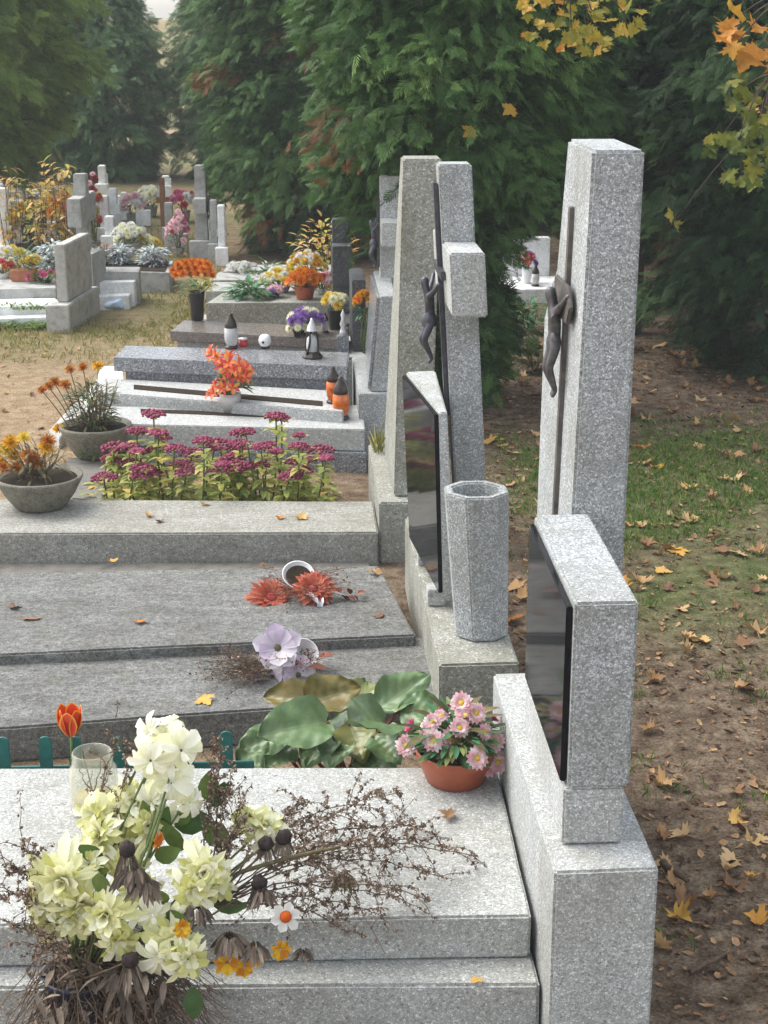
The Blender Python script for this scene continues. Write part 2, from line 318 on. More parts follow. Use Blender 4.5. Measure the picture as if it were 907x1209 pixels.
def tulip_mat():
    m, nt, b = new_mat('red_tulip_petal_with_yellow_rim'); L = nt.links.new
    at = nd(nt, 'ShaderNodeAttribute'); at.attribute_name = 'edge'
    r = ramp(nt, at.outputs['Fac'], [(0.0, (0.55, 0.035, 0.012)), (0.8, (0.62, 0.05, 0.012)), (0.97, (0.75, 0.40, 0.03)), (1, (0.78, 0.5, 0.05))])
    L(r.outputs[0], b.inputs['Base Color']); b.inputs['Roughness'].default_value = 0.45
    return m


M['tulip'] = tulip_mat()


# ------------------------------------------------------------------ mesh builder
class MB:
    def __init__(s): s.v = []; s.f = []; s.r = []; s.e = []; s.m = []; s.mi = 0

    def add(s, verts, faces, mat=None, rnd=None, edge=None):
        o = len(s.v)
        s.v += [mat @ V(p) for p in verts] if mat is not None else [V(p) for p in verts]
        s.f += [tuple(i + o for i in f) for f in faces]
        rr = random.random() if rnd is None else rnd
        s.r += [rr] * len(faces); s.m += [s.mi] * len(faces)
        s.e += list(edge) if edge is not None else [0.0] * len(verts)

    def box(s, x0, x1, y0, y1, z0, z1, mat=None):
        s.hexa([(x0, y0), (x1, y0), (x1, y1), (x0, y1)], z0, z1, mat)

    def hexa(s, q, z0, z1, mat=None, top=None):
        t = top or q
        zt = z1 if isinstance(z1, (list, tuple)) else [z1] * 4
        s.add([(x, y, z0) for x, y in q] + [(x, y, z) for (x, y), z in zip(t, zt)],
              [(3, 2, 1, 0), (4, 5, 6, 7), (0, 1, 5, 4), (1, 2, 6, 5), (2, 3, 7, 6), (3, 0, 4, 7)], mat)

    def prism_x(s, yz, x0, x1, xt=None, mat=None):
        """outline in the y-z plane, extruded along x"""
        n = len(yz)
        s.add([(x0, y, z) for y, z in yz] + [(x1, y, z) for y, z in yz],
              [tuple(range(n))[::-1], tuple(range(n, 2 * n))] + [(i, (i + 1) % n, n + (i + 1) % n, n + i) for i in range(n)], mat)

    def lathe(s, prof, n=24, mat=None, closed=False):
        v, f = [], []
        for r, z in prof:
            for k in range(n):
                a = 2 * PI * k / n
                v.append((r * math.cos(a), r * math.sin(a), z))
        for i in range(len(prof) - 1):
            for k in range(n):
                k2 = (k + 1) % n
                f.append((i * n + k, i * n + k2, (i + 1) * n + k2, (i + 1) * n + k))
        if closed:
            f.append(tuple(range(n))[::-1]); f.append(tuple((len(prof) - 1) * n + k for k in range(n)))
        s.add(v, f, mat)

    def tube(s, pts, r0, r1=None, n=5, rnd=None):
        r1 = r0 if r1 is None else r1
        pts = [V(p) for p in pts]; v, f = [], []
        m = len(pts)
        for i, p in enumerate(pts):
            t = (pts[min(i + 1, m - 1)] - pts[max(i - 1, 0)]).normalized()
            a = t.cross(V((0, 0, 1)) if abs(t.z) < 0.9 else V((1, 0, 0))).normalized(); b = t.cross(a)
            r = r0 + (r1 - r0) * i / max(m - 1, 1)
            for k in range(n):
                w = 2 * PI * k / n
                v.append(p + a * (r * math.cos(w)) + b * (r * math.sin(w)))
        for i in range(m - 1):
            for k in range(n):
                k2 = (k + 1) % n
                f.append((i * n + k, i * n + k2, (i + 1) * n + k2, (i + 1) * n + k))
        f.append(tuple(range(n))[::-1]); f.append(tuple((m - 1) * n + k for k in range(n)))
        s.add(v, f, None, rnd)

    def ball(s, c, r, seg=8, rings=6, sq=1.0, rnd=None):
        v = [(c[0], c[1], c[2] - r * sq)]; f = []
        for i in range(1, rings):
            t = PI * i / rings
            for k in range(seg):
                a = 2 * PI * k / seg
                v.append((c[0] + r * math.sin(t) * math.cos(a), c[1] + r * math.sin(t) * math.sin(a), c[2] - r * sq * math.cos(t)))
        v.append((c[0], c[1], c[2] + r * sq)); last = len(v) - 1
        for k in range(seg):
            f.append((0, 1 + (k + 1) % seg, 1 + k))
            f.append((last, last - seg + k, last - seg + (k + 1) % seg))
        for i in range(rings - 2):
            for k in range(seg):
                a = 1 + i * seg + k; b = 1 + i * seg + (k + 1) % seg
                f.append((a, b, b + seg, a + seg))
        s.add(v, f, None, rnd)

    def mesh(s, name, mat, smooth=False, bevel=0.0, seg=2, off=None, rough=0.0):
        me = bpy.data.meshes.new(name)
        vs = [v - off for v in s.v] if off is not None else s.v
        me.from_pydata([tuple(v) for v in vs], [], s.f)
        at = me.attributes.new('rnd', 'FLOAT', 'FACE'); at.data.foreach_set('value', s.r)
        if any(s.e):
            ae = me.attributes.new('edge', 'FLOAT', 'POINT'); ae.data.foreach_set('value', s.e)
        if any(s.m): me.polygons.foreach_set('material_index', s.m)
        if bevel or rough:
            bm = bmesh.new(); bm.from_mesh(me)
            bmesh.ops.recalc_face_normals(bm, faces=bm.faces)
            if rough:                                       # old stone: no edge is perfectly straight
                es = [e for e in bm.edges if e.calc_length() > 0.12]
                bmesh.ops.subdivide_edges(bm, edges=es, cuts=5, use_grid_fill=True)
                for v in bm.verts:
                    v.co += noise.noise_vector(v.co * 6.0 + V((3, 1, 7))) * rough
            if bevel:
                es = [e for e in bm.edges if len(e.link_faces) == 2 and e.calc_face_angle(0) > 0.45]
                bmesh.ops.bevel(bm, geom=es, offset=bevel, segments=seg, affect='EDGES', clamp_overlap=True)
            bm.to_mesh(me); bm.free()
        if smooth:
            me.polygons.foreach_set('use_smooth', [True] * len(me.polygons))
        for m_ in (mat if isinstance(mat, (list, tuple)) else [mat]): me.materials.append(m_)
        return me


def link(name, me, parent=None):
    o = bpy.data.objects.new(name, me); COL.objects.link(o)
    if parent: o.parent = parent
    return o


def part(name, mb, mat, parent, smooth=False, bevel=0.0, local=True, rough=0.0, label=None):
    """one mesh under its thing; geometry given in the thing's own space (local) or in the world"""
    off = None
    if not local:
        off = V((0, 0, 0)); p = parent
        while p is not None: off += p.location; p = p.parent
    o = link(name, mb.mesh(name, mat, smooth, bevel, 2, off, rough), parent)
    if label: o['label'] = label
    return o


def thing(name, label, cat, loc=(0, 0, 0), rz=0.0, group=None):
    o = bpy.data.objects.new(name, None); COL.objects.link(o)
    o.empty_display_size = 0.05
    o.location = V(loc); o.rotation_euler = (0, 0, rz)
    return tag(o, label, cat, group)


def tag(o, label=None, cat=None, group=None, kind=None):
    if label: o['label'] = label
    if cat: o['category'] = cat
    if group: o['group'] = group
    if kind: o['kind'] = kind
    return o


def dup(root, loc, rz=0.0, label=None, group=None, scale=None, cat=None):
    r = root.copy(); COL.objects.link(r); r.location = V(loc); r.rotation_euler = (0, 0, rz)
    if scale: r.scale = (scale, scale, scale)
    tag(r, label, cat, group)
    for ch in list(root.children):
        c = ch.copy(); COL.objects.link(c); c.parent = r
        for g in list(ch.children):
            d = g.copy(); COL.objects.link(d); d.parent = c
    return r


def face_dir(n, roll=None):
    """rotation taking +Z to n"""
    n = V(n).normalized()
    q = V((0, 0, 1)).rotation_difference(n)
    r = random.uniform(0, 2 * PI) if roll is None else roll
    return q.to_matrix().to_4x4() @ Matrix.Rotation(r, 4, 'Z')


def place(o, loc, n=None, s=1.0, roll=None):
    m = Matrix.Translation(V(loc)) @ (face_dir(n, roll) if n is not None else Matrix.Identity(4)) @ Matrix.Scale(s, 4)
    o.matrix_local = m
    return o


def rv(a=1.0): return V((random.uniform(-a, a), random.uniform(-a, a), random.uniform(-a, a)))


# ------------------------------------------------------------------ petals, flowers, leaves
def petal(mb, L_, W, curl, lift, ang, base=0.0, tip=0.55, rnd=None, seg=5, cup=0.25, mat=None, notch=False):
    """one petal along +x rotated by ang about z, rising by lift (rad) and curling"""
    v, f, e = [], [], []
    for i in range(seg + 1):
        t = i / seg
        w = W * (0.28 + 0.72 * math.sin(min(t / (tip * 1.25), 1) * PI / 2)) if t < tip else W * math.sqrt(max(1 - ((t - tip) / (1 - tip)) ** 2, 0.015))
        a = lift + curl * t
        x = base + L_ * t * math.cos(lift + curl * t * 0.5); z = L_ * t * math.sin(lift + curl * t * 0.5)
        for j, u in enumerate((-1, 0, 1)):
            v.append((x, u * w * 0.5, z + cup * abs(u) * w * math.cos(a)))
            e.append(max(abs(u), t ** 4))
    for i in range(seg):
        for j in range(2):
            k = i * 3 + j
            f.append((k, k + 1, k + 4, k + 3))
    R = Matrix.Rotation(ang, 4, 'Z')
    mb.add(v, f, (mat @ R) if mat is not None else R, rnd, e)


def dahlia_mesh(name, mat, n=(11, 10, 8), r=1.0, wide=0.36, droop=-0.25):
    mb = MB()
    for k, c in enumerate(n):
        for i in range(c):
            a = 2 * PI * (i + 0.5 * k) / c + random.uniform(-0.24, 0.24)
            petal(mb, r * (1 - 0.16 * k) * random.uniform(0.6, 1.2), r * wide * random.uniform(0.7, 1.3), droop + random.uniform(-0.7, 0.4), 0.10 + 0.42 * k + random.uniform(-0.32, 0.26), a, 0.05 * r, 0.74)
    return mb.mesh(name, mat, True)


def daisy_mesh(name, mat, n=14, r=1.0, wide=0.34, lift=0.25, rows=2):
    mb = MB()
    for k in range(rows):
        for i in range(n):
            petal(mb, r * (1 - 0.18 * k) * random.uniform(0.9, 1.06), r * wide, -0.2 + random.uniform(-0.2, 0.2), lift + 0.25 * k + random.uniform(-0.08, 0.08), 2 * PI * (i + 0.5 * k) / n + random.uniform(-0.05, 0.05), 0.12 * r, 0.62, seg=4)
    return mb.mesh(name, mat, True)


def lily_mesh(name, mat):
    mb = MB()
    for k in range(2):
        for i in range(3):
            petal(mb, random.uniform(0.9, 1.05), 0.42 - 0.06 * k, -1.25, 1.0, 2 * PI * (i + 0.5 * k) / 3, 0.05, 0.45, seg=7, cup=0.2)
    return mb.mesh(name, mat, True)


def mum_mesh(name, mat, n=3):
    """a full round head of many short petals"""
    mb = MB()
    for k in range(5):
        c = 15 - 2 * k
        for i in range(c):
            petal(mb, (1 - 0.13 * k) * random.uniform(0.88, 1.08), 0.24, 0.35, -0.25 + 0.36 * k, 2 * PI * (i + 0.5 * k) / c + random.uniform(-0.1, 0.1), 0.06, 0.65, seg=3)
    return mb.mesh(name, mat, True)


def centre_mesh(name, mat, r=0.25, sq=0.55):
    mb = MB(); mb.ball((0, 0, r * 0.35), r, 10, 6, sq)
    return mb.mesh(name, mat, True)


MESH = {}
def flower(parent, key, loc, n, s, centre=True, name='flower', roll=None):
    o = link(name, MESH[key], parent); place(o, loc, n, s, roll)
    ck = key + '_centre'
    if centre and ck in MESH:
        c = link('flower_centre', MESH[ck], o)
    return o


MESH['cream'] = dahlia_mesh('cream_flower', M['cream'], (17, 16, 13, 9, 6), 1.0, 0.29, -0.55)
MESH['cream_b'] = dahlia_mesh('cream_flower', M['cream'], (15, 14, 11, 7), 1.0, 0.32, -0.8)
MESH['ivory'] = dahlia_mesh('ivory_flower', M['cream_white'], (6, 6, 3), 1.0, 0.42, -0.9)
MESH['cream_centre'] = centre_mesh('flower_centre', M['yellow_centre'], 0.12)
MESH['ivory_centre'] = centre_mesh('flower_centre', M['yellow_centre'], 0.13)
MESH['pink'] = daisy_mesh('pink_daisy', M['pink'], 15, 1.0, 0.44, 0.2, 3); MESH['pink_centre'] = centre_mesh('flower_centre', M['yellow_centre'], 0.3)
MESH['hotpink'] = daisy_mesh('pink_daisy', M['hot_pink'], 14, 1, 0.34, 0.7); MESH['hotpink_centre'] = centre_mesh('flower_centre', M['pink'], 0.26)
MESH['coral'] = daisy_mesh('coral_gerbera', M['coral'], 17, 1.0, 0.26, 0.15, 3); MESH['coral_centre'] = centre_mesh('flower_centre', M['red_petal'], 0.24)
MESH['lavender'] = daisy_mesh('lavender_blossom', M['lavender'], 5, 1.0, 0.85, 0.2, 2); MESH['lavender_centre'] = centre_mesh('flower_centre', M['leaf_olive'], 0.16)
MESH['violet'] = daisy_mesh('violet_blossom', M['violet'], 6, 1.0, 0.7, 0.4, 2)
MESH['lily'] = lily_mesh('lily_flower', M['lily_petal'])
MESH['mum'] = mum_mesh('orange_mum', M['orange_petal']); MESH['mum_centre'] = centre_mesh('flower_centre', M['rust_petal'], 0.22)
MESH['marigold'] = mum_mesh('marigold_flower', M['marigold'])
MESH['rust'] = mum_mesh('rusty_marigold_flower', M['rust_petal'])
MESH['yellow'] = mum_mesh('yellow_flower', M['yellow_petal'])
MESH['white'] = mum_mesh('white_flower', M['white_petal'])
MESH['red'] = mum_mesh('red_flower', M['red_petal'])
MESH['purple'] = mum_mesh('purple_flower', M['violet'])
MESH['creammum'] = mum_mesh('cream_flower', M['cream_white'])
MESH['pinkmum'] = mum_mesh('pink_flower', M['pink'])
MESH['narcissus'] = daisy_mesh('white_narcissus', M['white_petal'], 6, 1.0, 0.72, 0.15, 1); MESH['narcissus_centre'] = centre_mesh('flower_centre', M['orange_petal'], 0.42, 0.9)
MESH['gold_daisy'] = daisy_mesh('golden_blossom', M['marigold'], 7, 1.0, 0.5, 0.3)
MESH['orange_daisy'] = daisy_mesh('orange_blossom', M['orange_petal'], 8, 1.0, 0.5, 0.3)


def maple_shape():
    """outline of a five-lobed leaf, stalk at the origin, pointing along +y"""
    half = [(0.0, 0.0), (0.16, -0.06), (0.38, -0.10), (0.30, 0.05), (0.62, 0.08), (0.52, 0.22), (0.82, 0.40), (0.55, 0.42), (0.58, 0.56), (0.34, 0.48), (0.26, 0.52),
            (0.30, 0.72), (0.18, 0.74), (0.14, 0.86), (0.0, 1.08)]
    return half + [(-x, y) for x, y in half[-2:0:-1]]


def maple_leaf(mb, mat=None, s=1.0, curl=0.25, rnd=None):
    pts = maple_shape()
    j = [random.uniform(0.88, 1.1) for _ in pts]
    ph = random.uniform(0, 6)
    def zz(x, y): return curl * ((x * x + (y - 0.4) ** 2) * 0.9 + 0.24 * math.sin(5 * x + ph) + 0.2 * math.sin(7 * y + ph * 2) + 0.12 * abs(x))
    v = [(0, 0.36, zz(0, 0.36))]
    for (x, y), k in zip(pts, j):
        x *= k; y = 0.36 + (y - 0.36) * k
        v.append((x, y, zz(x, y)))
    # a ring halfway so that the blade bends
    n = len(pts)
    inner = [(v[i + 1][0] * 0.5, 0.36 + (v[i + 1][1] - 0.36) * 0.5) for i in range(n)]
    v += [(x, y, zz(x, y)) for x, y in inner]
    f = [(0, n + 1 + i, n + 1 + (i + 1) % n) for i in range(n)] + [(n + 1 + i, 1 + i, 1 + (i + 1) % n, n + 1 + (i + 1) % n) for i in range(n)]
    # stalk
    b = len(v)
    v += [(-0.012, 0.0, zz(0, 0)), (0.012, 0.0, zz(0, 0)), (0.05, -0.55, 0.03), (0.03, -0.55, 0.03)]
    f.append((b, b + 1, b + 2, b + 3))
    S = Matrix.Scale(s, 4)
    mb.add(v, f, (mat @ S) if mat is not None else S, rnd)


def leaf(mb, base, d, L_, W, up=V((0, 0, 1)), fold=0.2, bend=-0.4, rnd=None, seg=4):
    """simple pointed leaf from base along d"""
    d = V(d).normalized(); side = d.cross(up)
    side = side.normalized() if side.length > 1e-3 else V((1, 0, 0))
    nrm = side.cross(d).normalized()
    v, f = [], []
    for i in range(seg + 1):
        t = i / seg
        w = W * math.sin(PI * min(max(t * 0.92 + 0.06, 0), 1)) ** 0.8 * 0.5
        c = V(base) + d * (L_ * t) + nrm * (bend * L_ * t * t)
        v += [c - side * w + nrm * (fold * w), c, c + side * w + nrm * (fold * w)]
    for i in range(seg):
        k = i * 3
        f += [(k, k + 1, k + 4, k + 3), (k + 1, k + 2, k + 5, k + 4)]
    mb.add(v, f, None, rnd)


def bend_path(a, b, sag=0.0, side=0.0, n=7, wob=0.0):
    a, b = V(a), V(b); d = b - a
    s = d.cross(V((0, 0, 1))); s = s.normalized() if s.length > 1e-4 else V((1, 0, 0))
    return [a + d * (i / n) + V((0, 0, 1)) * (sag * math.sin(PI * i / n)) + s * (side * math.sin(PI * i / n)) + (rv(wob) if 0 < i < n else V((0, 0, 0))) for i in range(n + 1)]


def flakes(mb, pts, n, spread, size):
    mb.mi = 1
    for _ in range(n):
        p = V(random.choice(pts)) + rv(spread)
        d = rv().normalized(); u = d.cross(rv()).normalized()
        s = size * random.uniform(0.5, 1.4)
        mb.add([p - d * s, p + u * s * 0.5, p + d * s, p - u * s * 0.5 + d.cross(u) * s * 0.4], [(0, 1, 2), (0, 2, 3)])
    mb.mi = 0


# ------------------------------------------------------------------ numpy foliage (thujas)
def quads_mesh(name, Vt, mat, rnd=None, tri=False):
    """Vt: (n, k, 3) array of n polygons with k corners"""
    n, k = Vt.shape[:2]
    me = bpy.data.meshes.new(name)
    me.vertices.add(n * k); me.vertices.foreach_set('co', Vt.reshape(-1).astype(np.float32))
    me.loops.add(n * k); me.loops.foreach_set('vertex_index', np.arange(n * k, dtype=np.int32))
    me.polygons.add(n); me.polygons.foreach_set('loop_start', np.arange(0, n * k, k, dtype=np.int32))
    me.polygons.foreach_set('loop_total', np.full(n, k, dtype=np.int32))
    me.update(calc_edges=True)
    at = me.attributes.new('rnd', 'FLOAT', 'FACE')
    at.data.foreach_set('value', (RNG.random(n) if rnd is None else rnd).astype(np.float32))
    me.materials.append(mat)
    return me


def spray_template(seed, pairs=8):
    """a flat fan of scaly twiglets, along +x, drooping at the tips: (m, 4, 3)"""
    r = np.random.default_rng(seed); q = []
    def blade(p, ang, L_, w, z0):
        d = np.array([math.cos(ang), math.sin(ang), 0.0]); s = np.array([-d[1], d[0], 0.0])
        a = np.array(p); dz = np.array([0, 0, -0.22 * L_])
        q.append([a, a + d * L_ * 0.45 + s * w, a + d * L_ + dz, a + d * L_ * 0.45 - s * w])
    for i in range(pairs):
        t = (i + 0.4) / pairs
        for sg in (-1, 1):
            blade((t * 0.72, 0, -0.12 * t * t), sg * (0.95 - 0.45 * t + r.uniform(-0.1, 0.1)), (0.46 - 0.26 * t) * r.uniform(0.75, 1.2), 0.026, 0)
    blade((0.0, 0, 0), 0.0, 1.0, 0.022, 0)
    blade((0.6, 0, -0.06), r.uniform(-0.2, 0.2), 0.45, 0.03, 0)
    return np.array(q)


TEMPL = [spray_template(s) for s in range(5)]


def sprays(P, D, N, S):
    """place fans at P along D with plane normal N, size S -> (n*m, 4, 3) and per-fan index"""
    D = D / np.linalg.norm(D, axis=1, keepdims=True)
    Sd = np.cross(N, D); Sd /= np.linalg.norm(Sd, axis=1, keepdims=True) + 1e-9
    Nn = np.cross(D, Sd)
    B = np.stack([D, Sd, Nn], axis=2) * S[:, None, None]              # columns
    out, idx = [], []
    which = RNG.integers(0, len(TEMPL), len(P))
    for k, T in enumerate(TEMPL):
        w = np.where(which == k)[0]
        if len(w) == 0: continue
        v = np.einsum('nij,mkj->nmki', B[w], T) + P[w][:, None, None, :]
        out.append(v.reshape(-1, 4, 3)); idx.append(np.repeat(w, len(T)))
    return np.concatenate(out), np.concatenate(idx)


def thuja_crown(name, prof, branches, per, size, mat, seed, z0=0.0, brown=0.03, only=None, core=0.35):
    """prof: [(z, r)] outline of the crown; drooping boughs carry fans of foliage"""
    global RNG
    keep = RNG; RNG = np.random.default_rng(seed)
    zs = np.array([p[0] for p in prof]); rs = np.array([p[1] for p in prof])
    zz = np.linspace(zs[0], zs[-1], 200); w = np.interp(zz, zs, rs) + 0.05; w = np.cumsum(w / w.sum())
    P, D, N, S, C = [], [], [], [], []
    for b in range(branches):
        z = np.interp(RNG.random(), w, zz); a = RNG.random() * 2 * PI
        if only is not None:
            a = only[0] + (RNG.random() - 0.5) * only[1]
        r = np.interp(z, zs, rs) * RNG.uniform(0.74, 1.12)
        out = np.array([math.cos(a), math.sin(a), 0.0]); tang = np.array([-out[1], out[0], 0.0])
        tip = out * r + np.array([0, 0, z])
        bl = min(RNG.uniform(0.30, 0.5), r + 0.1); bw = RNG.uniform(0.10, 0.2)
        tone = RNG.normal(0.5, 0.16)
        isbrown = RNG.random() < brown
        for k in range(per):
            u = RNG.random() ** 0.7                                    # more towards the tip
            p = tip - out * bl * (1 - u) + tang * RNG.normal(0, bw) * (1.05 - 0.5 * u) + np.array([0, 0, -0.10 * u * u + RNG.normal(0, 0.055) + 0.06 * (1 - u)])
            d = out * RNG.uniform(0.5, 1.0) + tang * RNG.normal(0, 0.55) + np.array([0, 0, RNG.uniform(-0.95, 0.15)])
            n = np.array([0, 0, 1.0]) * 0.8 + out * 0.4 + RNG.normal(0, 0.5, 3)
            P.append(p); D.append(d); N.append(n); S.append(size * RNG.uniform(0.6, 1.25))
            C.append(0.985 if isbrown and RNG.random() < 0.6 else np.clip(tone + RNG.normal(0, 0.13), 0, 0.95))
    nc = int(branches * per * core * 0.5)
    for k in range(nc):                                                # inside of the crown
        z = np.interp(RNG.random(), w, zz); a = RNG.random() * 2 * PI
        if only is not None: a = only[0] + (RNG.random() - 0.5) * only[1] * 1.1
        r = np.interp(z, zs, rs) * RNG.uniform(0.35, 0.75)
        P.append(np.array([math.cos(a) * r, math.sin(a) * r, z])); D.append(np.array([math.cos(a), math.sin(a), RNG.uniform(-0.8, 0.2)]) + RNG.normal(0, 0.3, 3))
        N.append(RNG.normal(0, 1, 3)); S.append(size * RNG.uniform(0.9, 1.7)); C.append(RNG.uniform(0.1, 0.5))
    vt, ix = sprays(np.array(P), np.array(D), np.array(N), np.array(S))
    me = quads_mesh(name, vt, mat, np.array(C)[ix])
    RNG = keep
    return me


def trunk_mb(h, r, lean=0.0, limbs=8, reach=0.5, z0=0.6, seed=1):
    random.seed(seed)
    mb = MB()
    pts = [(lean * t * t + random.uniform(-0.01, 0.01), random.uniform(-0.01, 0.01), h * t) for t in [i / 8 for i in range(9)]]
    mb.tube(pts, r, r * 0.25, 9)
    for k in range(limbs):
        t = z0 / h + (1 - z0 / h) * (k + 0.5) / limbs; a = k * 2.4
        z = h * t
        mb.tube(bend_path((lean * t * t, 0, z), (reach * math.cos(a), reach * math.sin(a), z + 0.12), 0.03, 0.02, 5), r * 0.25, r * 0.08, 5)
    return mb


# ================================================================== THE SETTING
def smooth(a, b, x):
    t = min(max((x - a) / (b - a), 0), 1); return t * t * (3 - 2 * t)


def ground_z(x, y):
    off = max(abs(x + 0.35) - 1.0, 0)
    k = smooth(0.0, 0.5, off) * smooth(0, 1, (y + 5) / 4)
    return k * 0.022 * noise.noise(V((x * 2.2, y * 2.2, 0.3))) + k * 0.01 * noise.noise(V((x * 7, y * 7, 2)))


def ground():
    xs = [-300, -120, -50, -20, -10, -6] + [-4.5 + 0.09 * i for i in range(111)] + [6.5, 10, 20, 50, 120, 300]
    ys = [-60, -20, -6, -2] + [0.5 + 0.09 * i for i in range(160)] + [15 + 0.3 * i for i in range(40)] + [28, 32, 40, 60, 120, 300]
    v = [(x, y, ground_z(x, y)) for y in ys for x in xs]
    n = len(xs)
    f = [(j * n + i, j * n + i + 1, (j + 1) * n + i + 1, (j + 1) * n + i) for j in range(len(ys) - 1) for i in range(n - 1)]
    mb = MB(); mb.add(v, f)
    m, nt, b = new_mat('graveyard_ground'); L = nt.links.new
    tc = nd(nt, 'ShaderNodeTexCoord'); co = tc.outputs['Object']
    sp = nd(nt, 'ShaderNodeSeparateXYZ'); L(co, sp.inputs[0])
    nb = nd(nt, 'ShaderNodeTexNoise', Scale=0.9, Detail=5.0, Roughness=0.6); L(co, nb.inputs['Vector'])
    nf = nd(nt, 'ShaderNodeTexNoise', Scale=13.0, Detail=9.0, Roughness=0.72); L(co, nf.inputs['Vector'])
    ng = nd(nt, 'ShaderNodeTexNoise', Scale=120.0, Detail=4.0, Roughness=0.8); L(co, ng.inputs['Vector'])
    # bare soil on the right of the row, trodden sandy path on the left
    soil = ramp(nt, nf.outputs['Fac'], [(0.3, (0.045, 0.030, 0.020)), (0.46, (0.13, 0.093, 0.063)), (0.68, (0.27, 0.21, 0.145))])
    path = ramp(nt, nf.outputs['Fac'], [(0.25, (0.17, 0.115, 0.065)), (0.5, (0.285, 0.205, 0.125)), (0.72, (0.40, 0.31, 0.20))])
    mx = nd(nt, 'ShaderNodeMapRange'); L(sp.outputs[0], mx.inputs['Value'])
    for k, val in (('From Min', -0.5), ('From Max', 0.35)): mx.inputs[k].default_value = val
    base = mixc(nt, mx.outputs[0], path.outputs[0], soil.outputs[0])
    grass = ramp(nt, nf.outputs['Fac'], [(0.3, (0.04, 0.065, 0.018)), (0.55, (0.085, 0.12, 0.032)), (0.75, (0.16, 0.165, 0.06))])
    # turf: a patch on the right, a strip beyond the path on the left
    def band(sock, a, b_, c, d):
        r = nd(nt, 'ShaderNodeMapRange'); L(sock, r.inputs['Value']); r.inputs['From Min'].default_value = a; r.inputs['From Max'].default_value = b_
        s = nd(nt, 'ShaderNodeMapRange'); L(sock, s.inputs['Value']); s.inputs['From Min'].default_value = d; s.inputs['From Max'].default_value = c
        mm = nd(nt, 'ShaderNodeMath', operation='MULTIPLY'); L(r.outputs[0], mm.inputs[0]); L(s.outputs[0], mm.inputs[1]); return mm.outputs[0]
    def mul(a, b_):
        mm = nd(nt, 'ShaderNodeMath', operation='MULTIPLY'); L(a, mm.inputs[0]); L(b_, mm.inputs[1]); return mm.outputs[0]
    right = mul(band(sp.outputs[0], 0.75, 1.15, 6, 7), band(sp.outputs[1], 4.2, 5.0, 6.6, 7.4))
    hr = nd(nt, 'ShaderNodeMath', operation='MULTIPLY'); L(right, hr.inputs[0]); hr.inputs[1].default_value = 0.8; right = hr.outputs[0]
    left = mul(band(sp.outputs[0], -9, -8, -0.75, -0.45), band(sp.outputs[1], 8.3, 9.6, 200, 300))
    left2 = band(sp.outputs[1], 13.0, 15.0, 200, 300)
    mxl = nd(nt, 'ShaderNodeMath', operation='MAXIMUM'); L(left, mxl.inputs[0]); L(left2, mxl.inputs[1]); hf = nd(nt, 'ShaderNodeMath', operation='MULTIPLY'); L(mxl.outputs[0], hf.inputs[0]); hf.inputs[1].default_value = 0.55; left = hf.outputs[0]
    ad = nd(nt, 'ShaderNodeMath', operation='MAXIMUM'); L(right, ad.inputs[0]); L(left, ad.inputs[1])
    br = ramp(nt, nb.outputs['Fac'], [(0.36, (0.15,) * 3), (0.56, (1,) * 3)])
    mk = mul(ad.outputs[0], br.outputs[0])
    col = mixc(nt, mk, base, grass.outputs[0])
    gr = ramp(nt, ng.outputs['Fac'], [(0.34, (0.3,) * 3), (0.5, (1,) * 3), (0.66, (1.6,) * 3)])
    col = mixc(nt, 0.85, col, gr.outputs[0], 'MULTIPLY')
    L(col, b.inputs['Base Color']); b.inputs['Roughness'].default_value = 0.95; b.inputs['Specular IOR Level'].default_value = 0.1
    b1 = nd(nt, 'ShaderNodeBump', Strength=0.8, Distance=0.02); L(nf.outputs['Fac'], b1.inputs['Height'])
    b2 = nd(nt, 'ShaderNodeBump', Strength=0.7, Distance=0.006); L(ng.outputs['Fac'], b2.inputs['Height']); L(b1.outputs[0], b2.inputs['Normal'])
    L(b2.outputs[0], b.inputs['Normal'])
    o = link('ground', mb.mesh('ground', m, True)); o['kind'] = 'structure'
    return o


ground()


# ------------------------------------------------------------------ trees
def thuja(name, label, loc, crown_me, trunk, group=None, scale=1.0, rz=0.0):
    t = thing(name, label, 'tree', loc, rz, group)
    c = link('crown', crown_me, t)
    k = part('trunk', trunk, M['bark'], t, True)
    t.scale = (scale, scale, scale)
    return t


PROF1 = [(0.04, 0.20), (0.2, 0.34), (0.45, 0.36), (0.56, 0.28), (0.74, 0.23), (0.88, 0.36), (1.03, 0.60), (1.5, 0.74), (2.2, 0.70), (3.2, 0.45), (4.0, 0.18)]
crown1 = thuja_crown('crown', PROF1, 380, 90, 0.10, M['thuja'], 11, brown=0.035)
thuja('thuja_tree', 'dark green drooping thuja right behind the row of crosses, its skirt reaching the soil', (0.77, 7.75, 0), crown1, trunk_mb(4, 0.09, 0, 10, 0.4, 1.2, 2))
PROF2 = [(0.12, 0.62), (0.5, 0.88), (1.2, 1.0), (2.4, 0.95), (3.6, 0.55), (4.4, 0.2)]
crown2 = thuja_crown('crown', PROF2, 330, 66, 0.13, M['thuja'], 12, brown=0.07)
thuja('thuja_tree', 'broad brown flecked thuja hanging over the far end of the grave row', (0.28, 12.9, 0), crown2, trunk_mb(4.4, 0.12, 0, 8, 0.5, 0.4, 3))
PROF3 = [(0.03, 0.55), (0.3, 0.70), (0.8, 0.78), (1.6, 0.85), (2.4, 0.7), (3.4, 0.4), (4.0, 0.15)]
crown3 = thuja_crown('crown', PROF3, 330, 84, 0.10, M['thuja_shaded'], 13, brown=0.02)
thuja('thuja_tree', 'very dark thuja at the right edge with foliage down to the leaf covered ground', (2.62, 8.35, 0), crown3, trunk_mb(4, 0.09, 0, 8, 0.45, 0.3, 4))
